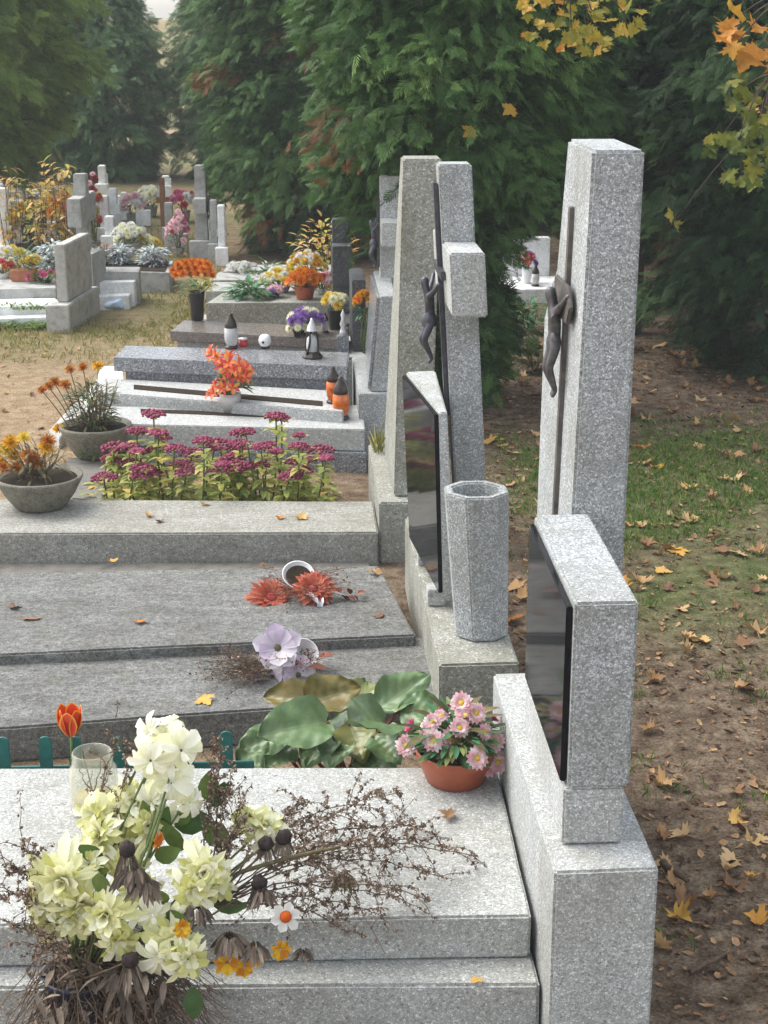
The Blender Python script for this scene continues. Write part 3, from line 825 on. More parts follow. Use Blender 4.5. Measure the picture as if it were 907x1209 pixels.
PROF4 = [(0.95, 0.45), (1.15, 0.75), (1.6, 0.9), (2.4, 0.8), (3.4, 0.4), (4.0, 0.15)]
crown4 = thuja_crown('crown', PROF4, 270, 70, 0.115, M['thuja_shaded'], 14, z0=0.9)
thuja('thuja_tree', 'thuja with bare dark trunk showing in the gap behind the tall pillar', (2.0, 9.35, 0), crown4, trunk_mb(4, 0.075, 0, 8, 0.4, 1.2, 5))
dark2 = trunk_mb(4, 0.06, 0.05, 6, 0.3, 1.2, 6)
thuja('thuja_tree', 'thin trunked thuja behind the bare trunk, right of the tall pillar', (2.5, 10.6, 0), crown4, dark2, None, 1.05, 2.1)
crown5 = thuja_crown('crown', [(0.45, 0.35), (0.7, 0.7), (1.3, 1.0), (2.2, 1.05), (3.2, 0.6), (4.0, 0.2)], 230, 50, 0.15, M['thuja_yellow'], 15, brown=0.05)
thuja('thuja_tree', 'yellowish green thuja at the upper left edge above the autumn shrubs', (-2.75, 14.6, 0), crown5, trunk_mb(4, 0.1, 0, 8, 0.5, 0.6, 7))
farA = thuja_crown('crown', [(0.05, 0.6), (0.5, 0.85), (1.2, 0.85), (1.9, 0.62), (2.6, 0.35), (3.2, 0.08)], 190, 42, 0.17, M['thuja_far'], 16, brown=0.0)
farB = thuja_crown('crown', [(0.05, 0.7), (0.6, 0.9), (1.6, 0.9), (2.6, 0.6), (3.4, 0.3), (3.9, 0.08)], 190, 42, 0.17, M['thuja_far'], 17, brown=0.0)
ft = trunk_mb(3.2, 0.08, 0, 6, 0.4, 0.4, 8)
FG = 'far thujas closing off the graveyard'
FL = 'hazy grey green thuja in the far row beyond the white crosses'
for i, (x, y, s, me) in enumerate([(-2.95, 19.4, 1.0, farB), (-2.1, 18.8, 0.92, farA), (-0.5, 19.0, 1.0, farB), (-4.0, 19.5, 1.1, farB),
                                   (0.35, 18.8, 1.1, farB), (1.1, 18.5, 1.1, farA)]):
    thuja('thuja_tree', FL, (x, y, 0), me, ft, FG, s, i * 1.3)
FG2 = 'thujas far beyond the gap on the right'
for i, (x, y, s) in enumerate([(1.75, 16.0, 1.0), (2.75, 12.6, 0.85), (4.0, 15.5, 1.1), (3.6, 11.0, 0.95), (2.25, 14.4, 0.8)]):
    thuja('thuja_tree', 'deep shaded thuja standing well behind the gap on the right', (x, y, 0), crown2, ft, FG2, s, i * 1.7)


def maple():
    t = thing('maple_tree', 'maple at the right edge reaching yellow and orange leaves over the graves', 'tree', (2.35, 4.9, 0))
    random.seed(21)
    mb = MB(); mb.tube([(0, 0, 0), (0.03, 0.02, 1.0), (0.0, 0.0, 2.2), (0.05, 0, 3.6)], 0.07, 0.03, 10)
    part('trunk', mb, M['bark'], t, True)
    base = t.location
    def bough(pts, targets, mat, size, nleaf, spread):
        mb = MB(); pts = [V(p) - base for p in pts]
        mb.tube(pts, 0.014, 0.004, 6)
        lv = MB()
        for c in targets:
            c = V(c) - base
            mb.tube(bend_path(min(pts, key=lambda p: (p - c).length), c, 0.02, 0.01, 4), 0.004, 0.0015, 4)
            for _ in range(nleaf):
                p = c + V((random.gauss(0, spread), random.gauss(0, spread), random.gauss(0, spread * 0.8)))
                n = V((random.gauss(0, 0.35), -0.75 + random.gauss(0, 0.3), 0.55 + random.gauss(0, 0.3)))
                m = Matrix.Translation(p) @ face_dir(n, PI + random.gauss(0, 0.6))
                # stalk up, lobes hanging down
                maple_leaf(lv, m, size * random.uniform(0.7, 1.15), random.uniform(0.1, 0.5))
        b = part('branch', mb, M['bark'], t, True)
        part('leaves', lv, mat, b, True)
    a = aty
    # cluster at the top of the picture, behind the tall pillar
    tg = [a(x, y, 5.6) + V((0, random.uniform(-0.25, 0.25), 0)) for x, y in ((632, 10), (648, 28), (665, 8), (690, 20), (706, 48), (730, 34), (712, 62), (655, -20), (700, -25), (745, -15), (672, 40), (640, -8), (620, 0), (725, 5), (735, 25))]
    bough([(2.38, 4.9, 2.5), (1.9, 5.2, 2.45), (1.3, 5.5, 2.2), (0.95, 5.6, 2.0)], tg, M['maple_yellow'], 0.040, 5, 0.035)
    tg = [a(x, y, 4.9) + V((0, random.uniform(-0.2, 0.2), 0)) for x, y in ((862, 58), (890, 62), (905, 48), (880, 20), (865, 45), (900, 78))]
    bough([(2.35, 4.9, 2.2), (1.9, 4.9, 2.1), (1.5, 4.9, 1.9)], tg, M['maple_orange'], 0.066, 2, 0.02)
    tg = [a(x, y, 4.9) + V((0, random.uniform(-0.25, 0.25), 0)) for x, y in ((880, 115), (900, 125), (875, 140), (860, 160), (890, 160), (905, 175), (868, 178), (896, 145), (915, 150), (895, 185), (905, 100), (885, 205))]
    bough([(2.35, 4.9, 1.9), (1.9, 4.9, 1.8), (1.45, 4.9, 1.66)], tg, M['maple_green'], 0.047, 5, 0.035)
    tg = [a(x, y, 6.6) for x, y in ((797, 262),)]
    bough([(2.37, 4.9, 1.6), (2.2, 5.9, 1.55), (1.9, 6.6, 1.4)], tg, M['maple_yellow'], 0.045, 2, 0.02)


maple()

# leaves caught in the thuja
lm = MB(); maple_leaf(lm, None, 1.0, 0.3)
caught_me = lm.mesh('maple_leaf', M['maple_yellow'], True)
for (px, py, y, lab) in ((605, 127, 7.02, 'yellow orange maple leaf caught high in the dark thuja'), (558, 153, 7.05, 'orange maple leaf caught in the thuja foliage above the stub-armed cross'),):
    o = link('maple_leaf', caught_me); place(o, aty(px, py, y), V((0.1, -0.8, 0.5)), 0.06, 2.4); tag(o, lab, 'leaf')

# ================================================================== GRAVE ROW (feet to the left, stones to the right)
def xy(p): return (p.x, p.y)


# ---------- first grave
g = thing('grave_slab', 'pale terrazzo grave cover on a stepped ledge, nearest in the row', 'grave slab', (0.0, 2.9, 0))
q = [xy(atz(-120, 1093, 0.215)), (0.430, 2.640), (0.436, 3.225), xy(atz(-80, 907, 0.232))]
q2 = [(q[0][0], q[0][1] - 0.06), (0.437, 2.555), (0.437, 3.27), (q[3][0], q[3][1] + 0.045)]
mb = MB(); mb.hexa(q, 0.122, [0.213, 0.213, 0.233, 0.233]); part('cover', mb, M['terrazzo_slab'], g, False, 0.005, False, 0.0012)
mb = MB(); mb.hexa(q2, -0.05, 0.12); part('ledge', mb, M['terrazzo_slab'], g, False, 0.006, False, 0.0016)

h = thing('headstone', 'pale terrazzo headstone with black plaque and tall crucifix pillar, nearest in the row', 'headstone', (0.535, 2.9, 0))
mb = MB(); mb.box(0.442, 0.628, 2.478, 3.365, -0.05, 0.40); part('plinth', mb, M['terrazzo_pale'], h, False, 0.005, False, 0.001)
mb = MB(); mb.box(0.556, 0.688, 3.367, 3.60, -0.05, 0.36); part('footing', mb, M['terrazzo_blue'], h, False, 0.005, False)
mb = MB(); mb.hexa([(0.470, 2.57), (0.580, 2.57), (0.580, 3.06), (0.470, 3.06)], 0.402, 0.515)
part('tablet_foot', mb, M['terrazzo_pale'], h, False, 0.004, False)
mb = MB(); mb.hexa([(0.477, 2.565), (0.588, 2.565), (0.592, 3.073), (0.481, 3.073)], 0.517, 0.872)
tab = part('tablet', mb, M['terrazzo_blue'], h, False, 0.005, False)
mb = MB(); mb.hexa([(0.465, 2.583), (0.4765, 2.583), (0.4795, 3.055), (0.468, 3.055)], 0.522, 0.858)
part('plaque', mb, M['black_glass'], tab, False, 0.002, False)
# pillar: widens on its far side below the shoulder
PX0, PX1 = 0.577, 0.678
mb = MB()
yz = [(3.10, 0.403), (3.52, 0.403), (3.575, 1.185), (3.44, 1.315), (3.385, 1.592), (3.10, 1.592)]
n = len(yz)
def pillar_x(z, s): return (0.553 + (PX0 - 0.553) * (z - 0.4) / 1.19) if s == 0 else (0.672 + (PX1 - 0.672) * (z - 0.4) / 1.19)
mb.add([(pillar_x(z, 0), y, z) for y, z in yz] + [(pillar_x(z, 1), y, z) for y, z in yz], [tuple(range(n))[::-1], tuple(range(n, 2 * n))] + [(i, (i + 1) % n, n + (i + 1) % n, n + i) for i in range(n)])
part('pillar', mb, M['terrazzo_blue'], h, False, 0.006, False)
# crucifix
mb = MB()
def bar(mb, y, z0, z1, w, d=0.014):
    mb.hexa([(pillar_x(z0, 0) - d, y - w), (pillar_x(z0, 0) + 0.003, y - w), (pillar_x(z0, 0) + 0.003, y + w), (pillar_x(z0, 0) - d, y + w)], z0, z1,
            None, [(pillar_x(z1, 0) - d, y - w), (pillar_x(z1, 0) + 0.003, y - w), (pillar_x(z1, 0) + 0.003, y + w), (pillar_x(z1, 0) - d, y + w)])
bar(mb, 3.275, 0.79, 1.465, 0.013, 0.009)
cx_ = part('crucifix', mb, M['rail_metal'], h, False, 0.002, False)
xz = pillar_x(1.2, 0)
mb = MB()
mb.prism_x([(3.165, 1.275), (3.20, 1.315), (3.35, 1.315), (3.385, 1.275), (3.35, 1.235), (3.20, 1.235)], xz - 0.016, xz - 0.007)
part('crossbar', mb, M['rail_metal'], cx_, False, 0.003, False)


def body(name, verts, edges, radii, mat, parent, root=0, sub=2):
    me = bpy.data.meshes.new(name); me.from_pydata([tuple(v) for v in verts], edges, []); me.update()
    o = link(name, me, parent)
    md = o.modifiers.new('skin', 'SKIN'); md.use_smooth_shade = True
    for i, r in enumerate(radii):
        sv = me.skin_vertices[0].data[i]; sv.radius = (r, r); sv.use_root = (i == root)
    ss = o.modifiers.new('sub', 'SUBSURF'); ss.levels = sub; ss.render_levels = sub
    me.materials.append(mat)
    return o


def corpus(name, parent, org, s, mat, out=V((-1, 0, 0)), along=V((0, -1, 0)), flat=1.0):
    """body on the cross: arms up and out along `along`, facing `out`; s = height from feet to head"""
    def P(o_, a_, z): return V(org) + out * (o_ * s * flat) + along * (a_ * s) + V((0, 0, 1)) * (z * s)
    pts = {'pelvis': (0.10, 0.0, 0.46), 'waist': (0.10, 0.0, 0.55), 'chest': (0.12, 0.0, 0.69), 'neck': (0.13, 0.0, 0.79), 'head': (0.16, -0.02, 0.86), 'crown': (0.155, -0.02, 0.94),
           'shl': (0.10, -0.12, 0.76), 'shr': (0.10, 0.12, 0.76), 'ell': (0.06, -0.24, 0.84), 'elr': (0.06, 0.24, 0.84), 'hal': (0.03, -0.36, 0.92), 'har': (0.03, 0.36, 0.92),
           'hil': (0.10, -0.065, 0.43), 'hir': (0.10, 0.065, 0.43), 'knl': (0.185, -0.06, 0.25), 'knr': (0.165, 0.055, 0.26), 'anl': (0.07, -0.03, 0.06), 'anr': (0.075, 0.03, 0.06), 'tol': (0.11, -0.03, 0.0), 'tor': (0.115, 0.03, 0.0)}
    rad = {'pelvis': .074, 'waist': .056, 'chest': .086, 'neck': .030, 'head': .054, 'crown': .044, 'shl': .036, 'shr': .036, 'ell': .026, 'elr': .026, 'hal': .024, 'har': .024,
           'hil': .050, 'hir': .050, 'knl': .037, 'knr': .037, 'anl': .023, 'anr': .023, 'tol': .020, 'tor': .020}
    ks = list(pts); ix = {k: i for i, k in enumerate(ks)}
    ed = [('pelvis', 'waist'), ('waist', 'chest'), ('chest', 'neck'), ('neck', 'head'), ('head', 'crown'), ('chest', 'shl'), ('chest', 'shr'), ('shl', 'ell'), ('shr', 'elr'), ('ell', 'hal'), ('elr', 'har'),
          ('pelvis', 'hil'), ('pelvis', 'hir'), ('hil', 'knl'), ('hir', 'knr'), ('knl', 'anl'), ('knr', 'anr'), ('anl', 'tol'), ('anr', 'tor')]
    off = V((0, 0, 0)); p = parent
    while p is not None: off += p.location; p = p.parent
    lc = MB(); N_ = 14
    vv = []
    rings = ((0.545, .060), (0.51, .076), (0.46, .084), (0.40, .080))
    for zi, rr in rings:
        for k in range(N_):
            a = 2 * PI * k / N_; wv = 1 + 0.07 * math.sin(4 * a + zi * 30)
            vv.append(P(0.105 + rr * wv * math.cos(a), rr * 1.15 * wv * math.sin(a), zi + 0.018 * math.sin(a)) - off)
    lc.add(vv, [(i * N_ + k, i * N_ + (k + 1) % N_, (i + 1) * N_ + (k + 1) % N_, (i + 1) * N_ + k) for i in range(len(rings) - 1) for k in range(N_)])
    link('loincloth', lc.mesh('loincloth', mat, True), parent)
    return body(name, [P(*pts[k]) - off for k in ks], [(ix[a], ix[b]) for a, b in ed], [rad[k] * s for k in ks], mat, parent)


corpus('figure', cx_, (xz - 0.008, 3.275, 1.068), 0.25, M['bronze'], flat=0.72)

# flower pot of pink daisies
def flower_dome(t, keys, n, c, r, h, size, seed, tilt=0.7, zmin=0.0, bias=V((0, 0, 0)), centre=True):
    random.seed(seed)
    for i in range(n):
        u = (i + 0.5) / n; a = i * 2.399963 + random.uniform(-0.3, 0.3)
        rr = r * math.sqrt(u) * random.uniform(0.85, 1.1)
        p = V(c) + V((rr * math.cos(a), rr * math.sin(a), zmin + h * math.sqrt(max(1 - (rr / (r * 1.12)) ** 2, 0)) * random.uniform(0.8, 1.1)))
        nrm = V((math.cos(a) * rr / r * 1.1, math.sin(a) * rr / r * 1.1, tilt)) + bias + rv(0.2)
        flower(t, random.choice(keys), p, nrm, size * random.uniform(0.82, 1.12), centre)


def leaf_mass(t, mat, n, c, r, z0, z1, L_, W, seed, name='leaves', droop=-0.3):
    random.seed(seed); mb = MB()
    for i in range(n):
        a = random.uniform(0, 2 * PI); k = random.random() ** 0.6
        p = V(c) + V((r * 0.75 * k * math.cos(a), r * 0.75 * k * math.sin(a), random.uniform(z0, z1) * (1 - 0.25 * k)))
        d = V((math.cos(a) * (0.3 + k), math.sin(a) * (0.3 + k), random.uniform(-0.25, 0.9)))
        leaf(mb, p, d, L_ * random.uniform(0.6, 1.3), W * random.uniform(0.7, 1.2), V((0, 0, 1)), 0.25, droop)
    return part(name, mb, mat, t, True)


def stems(t, n, c, r, top, rad, mat, seed, name='stems'):
    random.seed(seed); mb = MB()
    for i in range(n):
        a = random.uniform(0, 2 * PI); k = random.random() ** 0.5
        mb.tube(bend_path(V(c) + V((r * 0.2 * math.cos(a), r * 0.2 * math.sin(a), 0)), V(c) + V((r * k * math.cos(a), r * k * math.sin(a), top * random.uniform(0.7, 1.0))), 0, 0.015, 5, 0.004), rad, rad * 0.6, 4)
    return part(name, mb, mat, t, True)


p0 = atz(541, 934, 0.233)
t = thing('flower_pot', 'round orange pot of pink daisies on the pale slab against the plinth', 'flower pot', (p0.x, p0.y + 0.062, 0.2285))
mb = MB(); mb.lathe([(0.0, 0.0), (0.058, 0.0), (0.064, 0.004), (0.080, 0.045), (0.084, 0.052), (0.086, 0.056), (0.0875, 0.072), (0.0875, 0.076), (0.083, 0.076), (0.079, 0.06), (0.0, 0.058)], 40)
part('pot', mb, M['terracotta'], t, True)
mb = MB(); mb.lathe([(0.0, 0.066), (0.04, 0.070), (0.0785, 0.062)], 20); part('soil', mb, M['soil'], t, True)
leaf_mass(t, M['leaf_mint'], 200, (0, 0, 0.078), 0.10, 0.0, 0.075, 0.042, 0.013, 31, 'leaves', -0.15)
leaf_mass(t, M['leaf_olive'], 46, (0, 0, 0.08), 0.09, 0.01, 0.08, 0.06, 0.022, 32, 'withered_leaves')
flower_dome(t, ['pink', 'pink', 'pink', 'hotpink'], 12, (0, 0, 0.075), 0.105, 0.075, 0.022, 33, 0.55, 0.0, V((-0.05, -0.45, 0.2)))
for px, py in ((480, 880), (511, 852), (531, 872), (588, 900), (575, 905), (545, 830), (562, 842), (585, 875)):
    random.seed(px)
    w = aty(px, py, p0.y + 0.03) - t.location
    flower(t, 'pink', w, V((random.uniform(-.5, .5), -0.8, 0.5)), random.uniform(0.018, 0.024))

o = link('fallen_leaf', lm.mesh('maple_leaf', M['fallen'], True)); place(o, atz(536, 962, 0.236), V((0, 0, 1)), 0.034, 1.2); tag(o, 'small brown curled leaf lying on the pale slab before the pink daisies', 'leaf')
o = link('fallen_leaf', o.data); place(o, atz(565, 1160, 0.126), V((0, 0, 1)), 0.02, 0.4); tag(o, 'tiny orange leaf scrap on the lowest ledge of the nearest grave', 'leaf')

# jar
pj = atz(110, 972, 0.222); pj.y += 0.045
t = thing('glass_jar', 'clear screw-neck glass jar holding dry twigs behind the cream flowers', 'jar', (pj.x, pj.y, 0.2275))
mb = MB(); R = 0.051
mb.lathe([(0, 0.002), (R * 0.9, 0.002), (R, 0.012), (R, 0.085), (R * 0.97, 0.1), (R * 0.82, 0.112), (R * 0.84, 0.118), (R * 0.80, 0.121), (R * 0.84, 0.127), (R * 0.82, 0.136), (R * 0.78, 0.139),
          (R * 0.75, 0.136), (R * 0.75, 0.115), (R * 0.9, 0.1), (R * 0.93, 0.085), (R * 0.93, 0.014), (R * 0.85, 0.007), (0, 0.007)], 36)
part('glass_body', mb, M['glass'], t, True)
mb = MB(); mb.lathe([(0, 0.009), (R * 0.88, 0.009), (R * 0.9, 0.034), (0, 0.038)], 28); part('sediment', mb, M['sand'], t, True)
mb = MB(); random.seed(4)
for k in range(5):
    mb.tube(bend_path((random.uniform(-.02, .02), random.uniform(-.02, .02), 0.03), (random.uniform(-.03, .05), random.uniform(-.03, .03), random.uniform(0.1, 0.16)), 0.0, 0.012, 6, 0.003), 0.0016, 0.001, 4)
part('dry_twig', mb, M['twig'], t)

# tulip
pt = aty(84, 905, 3.36)
t = thing('tulip', 'red tulip with yellow edged petals standing behind the glass jar', 'tulip', (pt.x, 3.36, 0.0))
z_t = aty(84, 868, 3.36).z
mb = MB(); mb.tube(bend_path((0, 0, 0), (aty(84, 866, 3.36).x - pt.x, 0, z_t), 0, 0.006, 6), 0.0038, 0.0038, 6); part('stem', mb, M['stem'], t, True)
random.seed(12)
hx = aty(84, 866, 3.36).x - pt.x
for k in range(6):
    mb = MB()
    petal(mb, 0.074 if k < 3 else 0.068, 0.042, 0.5 if k % 2 else 0.35, 1.12 + random.uniform(-0.05, 0.05), 2 * PI * k / 6 + 0.3 + (0.08 if k > 2 else 0), 0.006, 0.45, seg=8, cup=-0.18)
    p = part('petal', mb, M['tulip'], t, True); p.location = (hx, 0, z_t)
mb = MB(); leaf(mb, (0, 0, 0.02), (0.25, 0, 1), 0.13, 0.022); part('leaf', mb, M['leaf_green'], t, True)

# low teal fence
t = thing('picket_edging', 'low teal plastic picket edging between the pale slab and the grey lids', 'edging', (-0.4, 3.38, 0))
fy = 3.38
mb = MB(); x0, x1 = aty(-60, 890, fy).x, aty(300, 890, fy).x
mb.box(x0, x1, fy - 0.004, fy + 0.004, 0.165, 0.187); mb.box(x0, x1, fy - 0.004, fy + 0.004, 0.06, 0.08)
part('rail', mb, M['teal'], t, False, 0.0015, False)
for px in (-40, 5, 55, 90, 140, 180, 222, 268):
    c = aty(px, 890, fy).x; mb = MB()
    w = 0.0145; top = 0.264 + random.uniform(-0.004, 0.004)
    pr = [(c - w, 0.0), (c + w, 0.0), (c + w, top - 0.012), (c + w * 0.7, top - 0.003), (c, top), (c - w * 0.7, top - 0.003), (c - w, top - 0.012)]
    nn = len(pr)
    mb.add([(x, fy - 0.012, z) for x, z in pr] + [(x, fy - 0.0045, z) for x, z in pr], [tuple(range(nn)), tuple(range(nn, 2 * nn))[::-1]] + [(i, nn + i, nn + (i + 1) % nn, (i + 1) % nn) for i in range(nn)])
    part('picket', mb, M['teal'], t, False, 0.001, False)

# bergenia
def bergenia_leaf(L_, W, bend=0.5, wav=0.02, fold=0.12):
    v, f, e = [], [], []; S, T = 30, 10; ph = random.uniform(0, 6)
    for i in range(S + 1):
        t_ = i / S
        w = W * 0.5 * (math.sin(PI * min(t_ ** 0.72 * 0.98 + 0.02, 1)) ** 0.6)
        for j in range(T + 1):
            u = 2 * j / T - 1
            a = bend * t_
            zz = -L_ * bend * 0.5 * t_ * t_ + fold * abs(u) ** 1.5 * w * 2 + wav * math.sin(6 * t_ + 3 * u + ph) * abs(u) + 0.35 * wav * math.sin(14 * t_ + ph) * abs(u) ** 2 + 0.0022 * math.sin(34 * (t_ - 0.32 * abs(u))) * min(1, 4 * abs(u)) - 0.004 * max(0, 1 - 5 * abs(u))
            v.append((L_ * t_ * (1 - 0.12 * bend * t_), u * w, zz)); e.append(max(abs(u), 0 if t_ < 0.85 else (t_ - 0.6) / 0.4) if abs(u) > 0.01 else (0.0 if t_ < 0.9 else 0.8))
    for i in range(S):
        for j in range(T):
            k = i * (T + 1) + j; f.append((k, k + 1, k + T + 2, k + T + 1))
    return v, f, e


t = thing('bergenia_plant', 'broad leathery bergenia plant with brown edged leaves behind the pale slab', 'plant', (0.10, 3.50, 0.0))
random.seed(5)
LV = [  # px, py of the blade centre, y, blade length, width, direction of the tip seen from above, pitch of the blade, facing
    (348, 855, 3.40, 0.185, 0.135, (-0.75, -0.45), 0.2), (437, 846, 3.38, 0.19, 0.135, (-0.45, -0.8), 0.55), (395, 818, 3.56, 0.15, 0.11, (0.9, 0.25), 0.25), (345, 822, 3.58, 0.16, 0.09, (-0.95, 0.1), 0.15),
    (478, 812, 3.52, 0.16, 0.10, (0.9, 0.35), 0.55), (500, 838, 3.46, 0.12, 0.10, (0.9, -0.2), 0.1), (312, 872, 3.44, 0.13, 0.09, (-0.9, -0.3), -0.15), (455, 880, 3.40, 0.10, 0.09, (0.5, -0.8), -0.05),
    (395, 885, 3.40, 0.10, 0.09, (-0.2, -0.95), 0.1), (375, 880, 3.42, 0.12, 0.10, (-0.4, -0.8), -0.1), (425, 815, 3.60, 0.14, 0.09, (0.3, 0.9), 0.5), (480, 870, 3.44, 0.11, 0.09, (0.8, -0.5), 0.1), (330, 890, 3.42, 0.1, 0.08, (-0.5, -0.8), 0.0),
      (300, 885, 3.46, 0.11, 0.10, (-0.9, -0.2), -0.3), (445, 900, 3.42, 0.11, 0.10, (0.7, -0.6), -0.1), (500, 868, 3.50, 0.12, 0.11, (0.9, 0.1), 0.0), (390, 860, 3.52, 0.13, 0.12, (0.1, -0.9), 0.1), (420, 870, 3.46, 0.12, 0.11, (0.2, -0.9), -0.1)]
for k, (px, py, y, L_, W, d, pitch) in enumerate(LV):
    v, f, e = bergenia_leaf(L_, W, random.uniform(0.25, 0.6), 0.012, random.uniform(0.08, 0.2))
    c = aty(px, py, y) - t.location
    dd = V((d[0], d[1], 0)).normalized()
    X = (dd * math.cos(pitch) + V((0, 0, 1)) * math.sin(pitch)).normalized()
    Zv = (V((0, 0, 1)) * math.cos(pitch) - dd * math.sin(pitch)); Zv = (Zv + V((0, -0.8, 0))).normalized()
    Yv = Zv.cross(X).normalized(); Zv = X.cross(Yv)
    m = Matrix((X, Yv, Zv)).transposed().to_4x4()
    m.translation = c - X * (L_ * 0.5)
    mb = MB(); mb.add([m @ V(p) for p in v], f, None, 0.2 if k in (0, 1, 4, 5, 8) else random.random(), e)
    lf = part('leaf', mb, M['bergenia'], t, True)
    mb = MB(); mb.tube(bend_path((random.uniform(-.05, .05), random.uniform(-.02, .03), 0), m.translation, 0, 0.01, 5), 0.006, 0.004, 6)
    part('leaf_stalk', mb, M['red_twig'], lf, True)

# ---------- second grave: two grey lids
t = thing('grave_slab', 'weathered grey grave lid lying lower, right behind the teal edging', 'grave slab', (-0.4, 4.0, 0))
q = [xy(atz(-90, 866, 0.10)), xy(atz(520, 822, 0.10)), xy(atz(503, 754, 0.10)), xy(atz(-90, 782, 0.10))]
mb = MB(); mb.hexa(q, 0.0, [0.10, 0.10, 0.106, 0.106]); part('lid', mb, M['slab_grey'], t, False, 0.006, False, 0.0016)
t = thing('grave_slab', 'weathered grey grave lid under the wilted coral flowers', 'grave slab', (-0.4, 4.6, 0))
q = [xy(atz(-90, 776, 0.14)), xy(atz(491, 749, 0.14)), xy(atz(447, 668, 0.14)), xy(atz(-90, 679, 0.14))]
mb = MB(); mb.hexa(q, 0.02, [0.138, 0.138, 0.142, 0.142]); part('lid', mb, M['slab_grey'], t, False, 0.006, False, 0.0016)
mb = MB(); q = [(q[0][0], q[3][1] + 0.03), (0.25, q[2][1] + 0.05), (0.25, 5.255), (q[0][0], atz(-90, 630, 0.12).y - 0.012)]
mb.hexa(q, -0.03, 0.012); part('rear_kerb', mb, M['concrete_dark'], t, False, 0.005, False)

h = thing('headstone', 'terrazzo headstone with glossy black tablet and leaning stub-armed cross', 'headstone', (0.45, 4.4, 0))
mb = MB(); mb.box(0.357, 0.563, 3.775, 5.03, -0.05, 0.25); part('plinth', mb, M['terrazzo_mossy'], h, False, 0.006, False, 0.0012)
y = 4.15
mb = MB(); mb.hexa([(0.402, y), (0.437, y), (0.437, 4.665), (0.356, 4.665)], 0.30, 0.82, None, [(0.385, y), (0.406, y), (0.420, 4.67), (0.332, 4.66)])
tb = part('tablet', mb, M['terrazzo_pale'], h, False, 0.004, False)
mb = MB()
f0 = [V((0.402, y + 0.01, 0.302)), V((0.356, 4.655, 0.302)), V((0.332, 4.65, 0.812)), V((0.385, y + 0.01, 0.812))]
nrm = (f0[1] - f0[0]).cross(f0[3] - f0[0]).normalized()
if nrm.x > 0: nrm = -nrm
mb.add([p + nrm * 0.001 for p in f0] + [p + nrm * 0.013 for p in f0], [(0, 1, 2, 3), (7, 6, 5, 4), (0, 4, 5, 1), (1, 5, 6, 2), (2, 6, 7, 3), (3, 7, 4, 0)])
part('plaque', mb, M['black_glass'], tb, False, 0.0015, False)
for yy in (4.22, 4.56):
    mb = MB(); mb.box(0.362, 0.412, yy - 0.03, yy + 0.03, 0.252, 0.30); part('spacer_block', mb, M['terrazzo_white'], h, False, 0.003, False)
# cross (leans a little to the left)
def lean_box(mb, x0, x1, y0, y1, z0, z1, zb, k):
    mb.hexa([(x0 + k * (z0 - zb), y0), (x1 + k * (z0 - zb), y0), (x1 + k * (z0 - zb), y1), (x0 + k * (z0 - zb), y1)], z0, z1, None,
            [(x0 + k * (z1 - zb), y0), (x1 + k * (z1 - zb), y0), (x1 + k * (z1 - zb), y1), (x0 + k * (z1 - zb), y1)])
K2 = -0.062
mb = MB(); lean_box(mb, 0.448, 0.538, 4.36, 4.45, 0.252, 1.452, 0.6, K2); sh = part('cross_shaft', mb, M['terrazzo_blue'], h, False, 0.005, False)
mb = MB(); lean_box(mb, 0.447, 0.540, 4.15, 4.358, 1.075, 1.245, 0.6, K2); part('cross_arm', mb, M['terrazzo_pale'], h, False, 0.005, False)
mb = MB(); lean_box(mb, 0.447, 0.540, 4.452, 4.66, 1.075, 1.245, 0.6, K2); part('cross_arm', mb, M['terrazzo_pale'], h, False, 0.005, False)
mb = MB(); lean_box(mb, 0.434, 0.446, 4.39, 4.42, 0.75, 1.40, 0.6, K2); mb2 = mb
cf = part('crucifix', mb, M['pewter'], h, False, 0.002, False)
mb = MB(); lean_box(mb, 0.433, 0.445, 4.29, 4.52, 1.15, 1.175, 0.6, K2); part('crossbar', mb, M['pewter'], cf, False, 0.002, False)
corpus('figure', cf, (0.436 + K2 * 0.5, 4.405, 0.90), 0.26, M['pewter'])

pv = atz(568, 752, 0.25); pv = V((0.489, 3.985, 0.252))
t = thing('stone_vase', 'tall octagonal terrazzo vase standing on the plinth end', 'vase', pv)
mb = MB(); lean = Matrix.Shear('XY', 4, (0, 0))
def octo(r0, z0, r1, z1): pass
prof = [(0.0, 0.0), (0.0735, 0.0), (0.0745, 0.006), (0.0885, 0.392), (0.0885, 0.402), (0.066, 0.402), (0.058, 0.29), (0.0, 0.29)]
mb.lathe(prof, 8, Matrix.Rotation(PI / 8, 4, 'Z'))
for v_ in mb.v: v_.x += -0.022 * v_.z / 0.42
part('vase_body', mb, M['terrazzo_blue'], t, False, 0.004)

# flowers on the grey lids
def cup(t, c, axis, r, L_, mat, name='tipped_cup'):
    mb = MB(); mb.lathe([(0, 0), (r * 0.75, 0), (r, L_), (r * 1.06, L_), (r * 0.93, L_ - 0.004), (r * 0.68, 0.006), (0, 0.006)], 24, Matrix.Translation(V(c)) @ face_dir(axis, 0))
    return part(name, mb, mat, t, True)


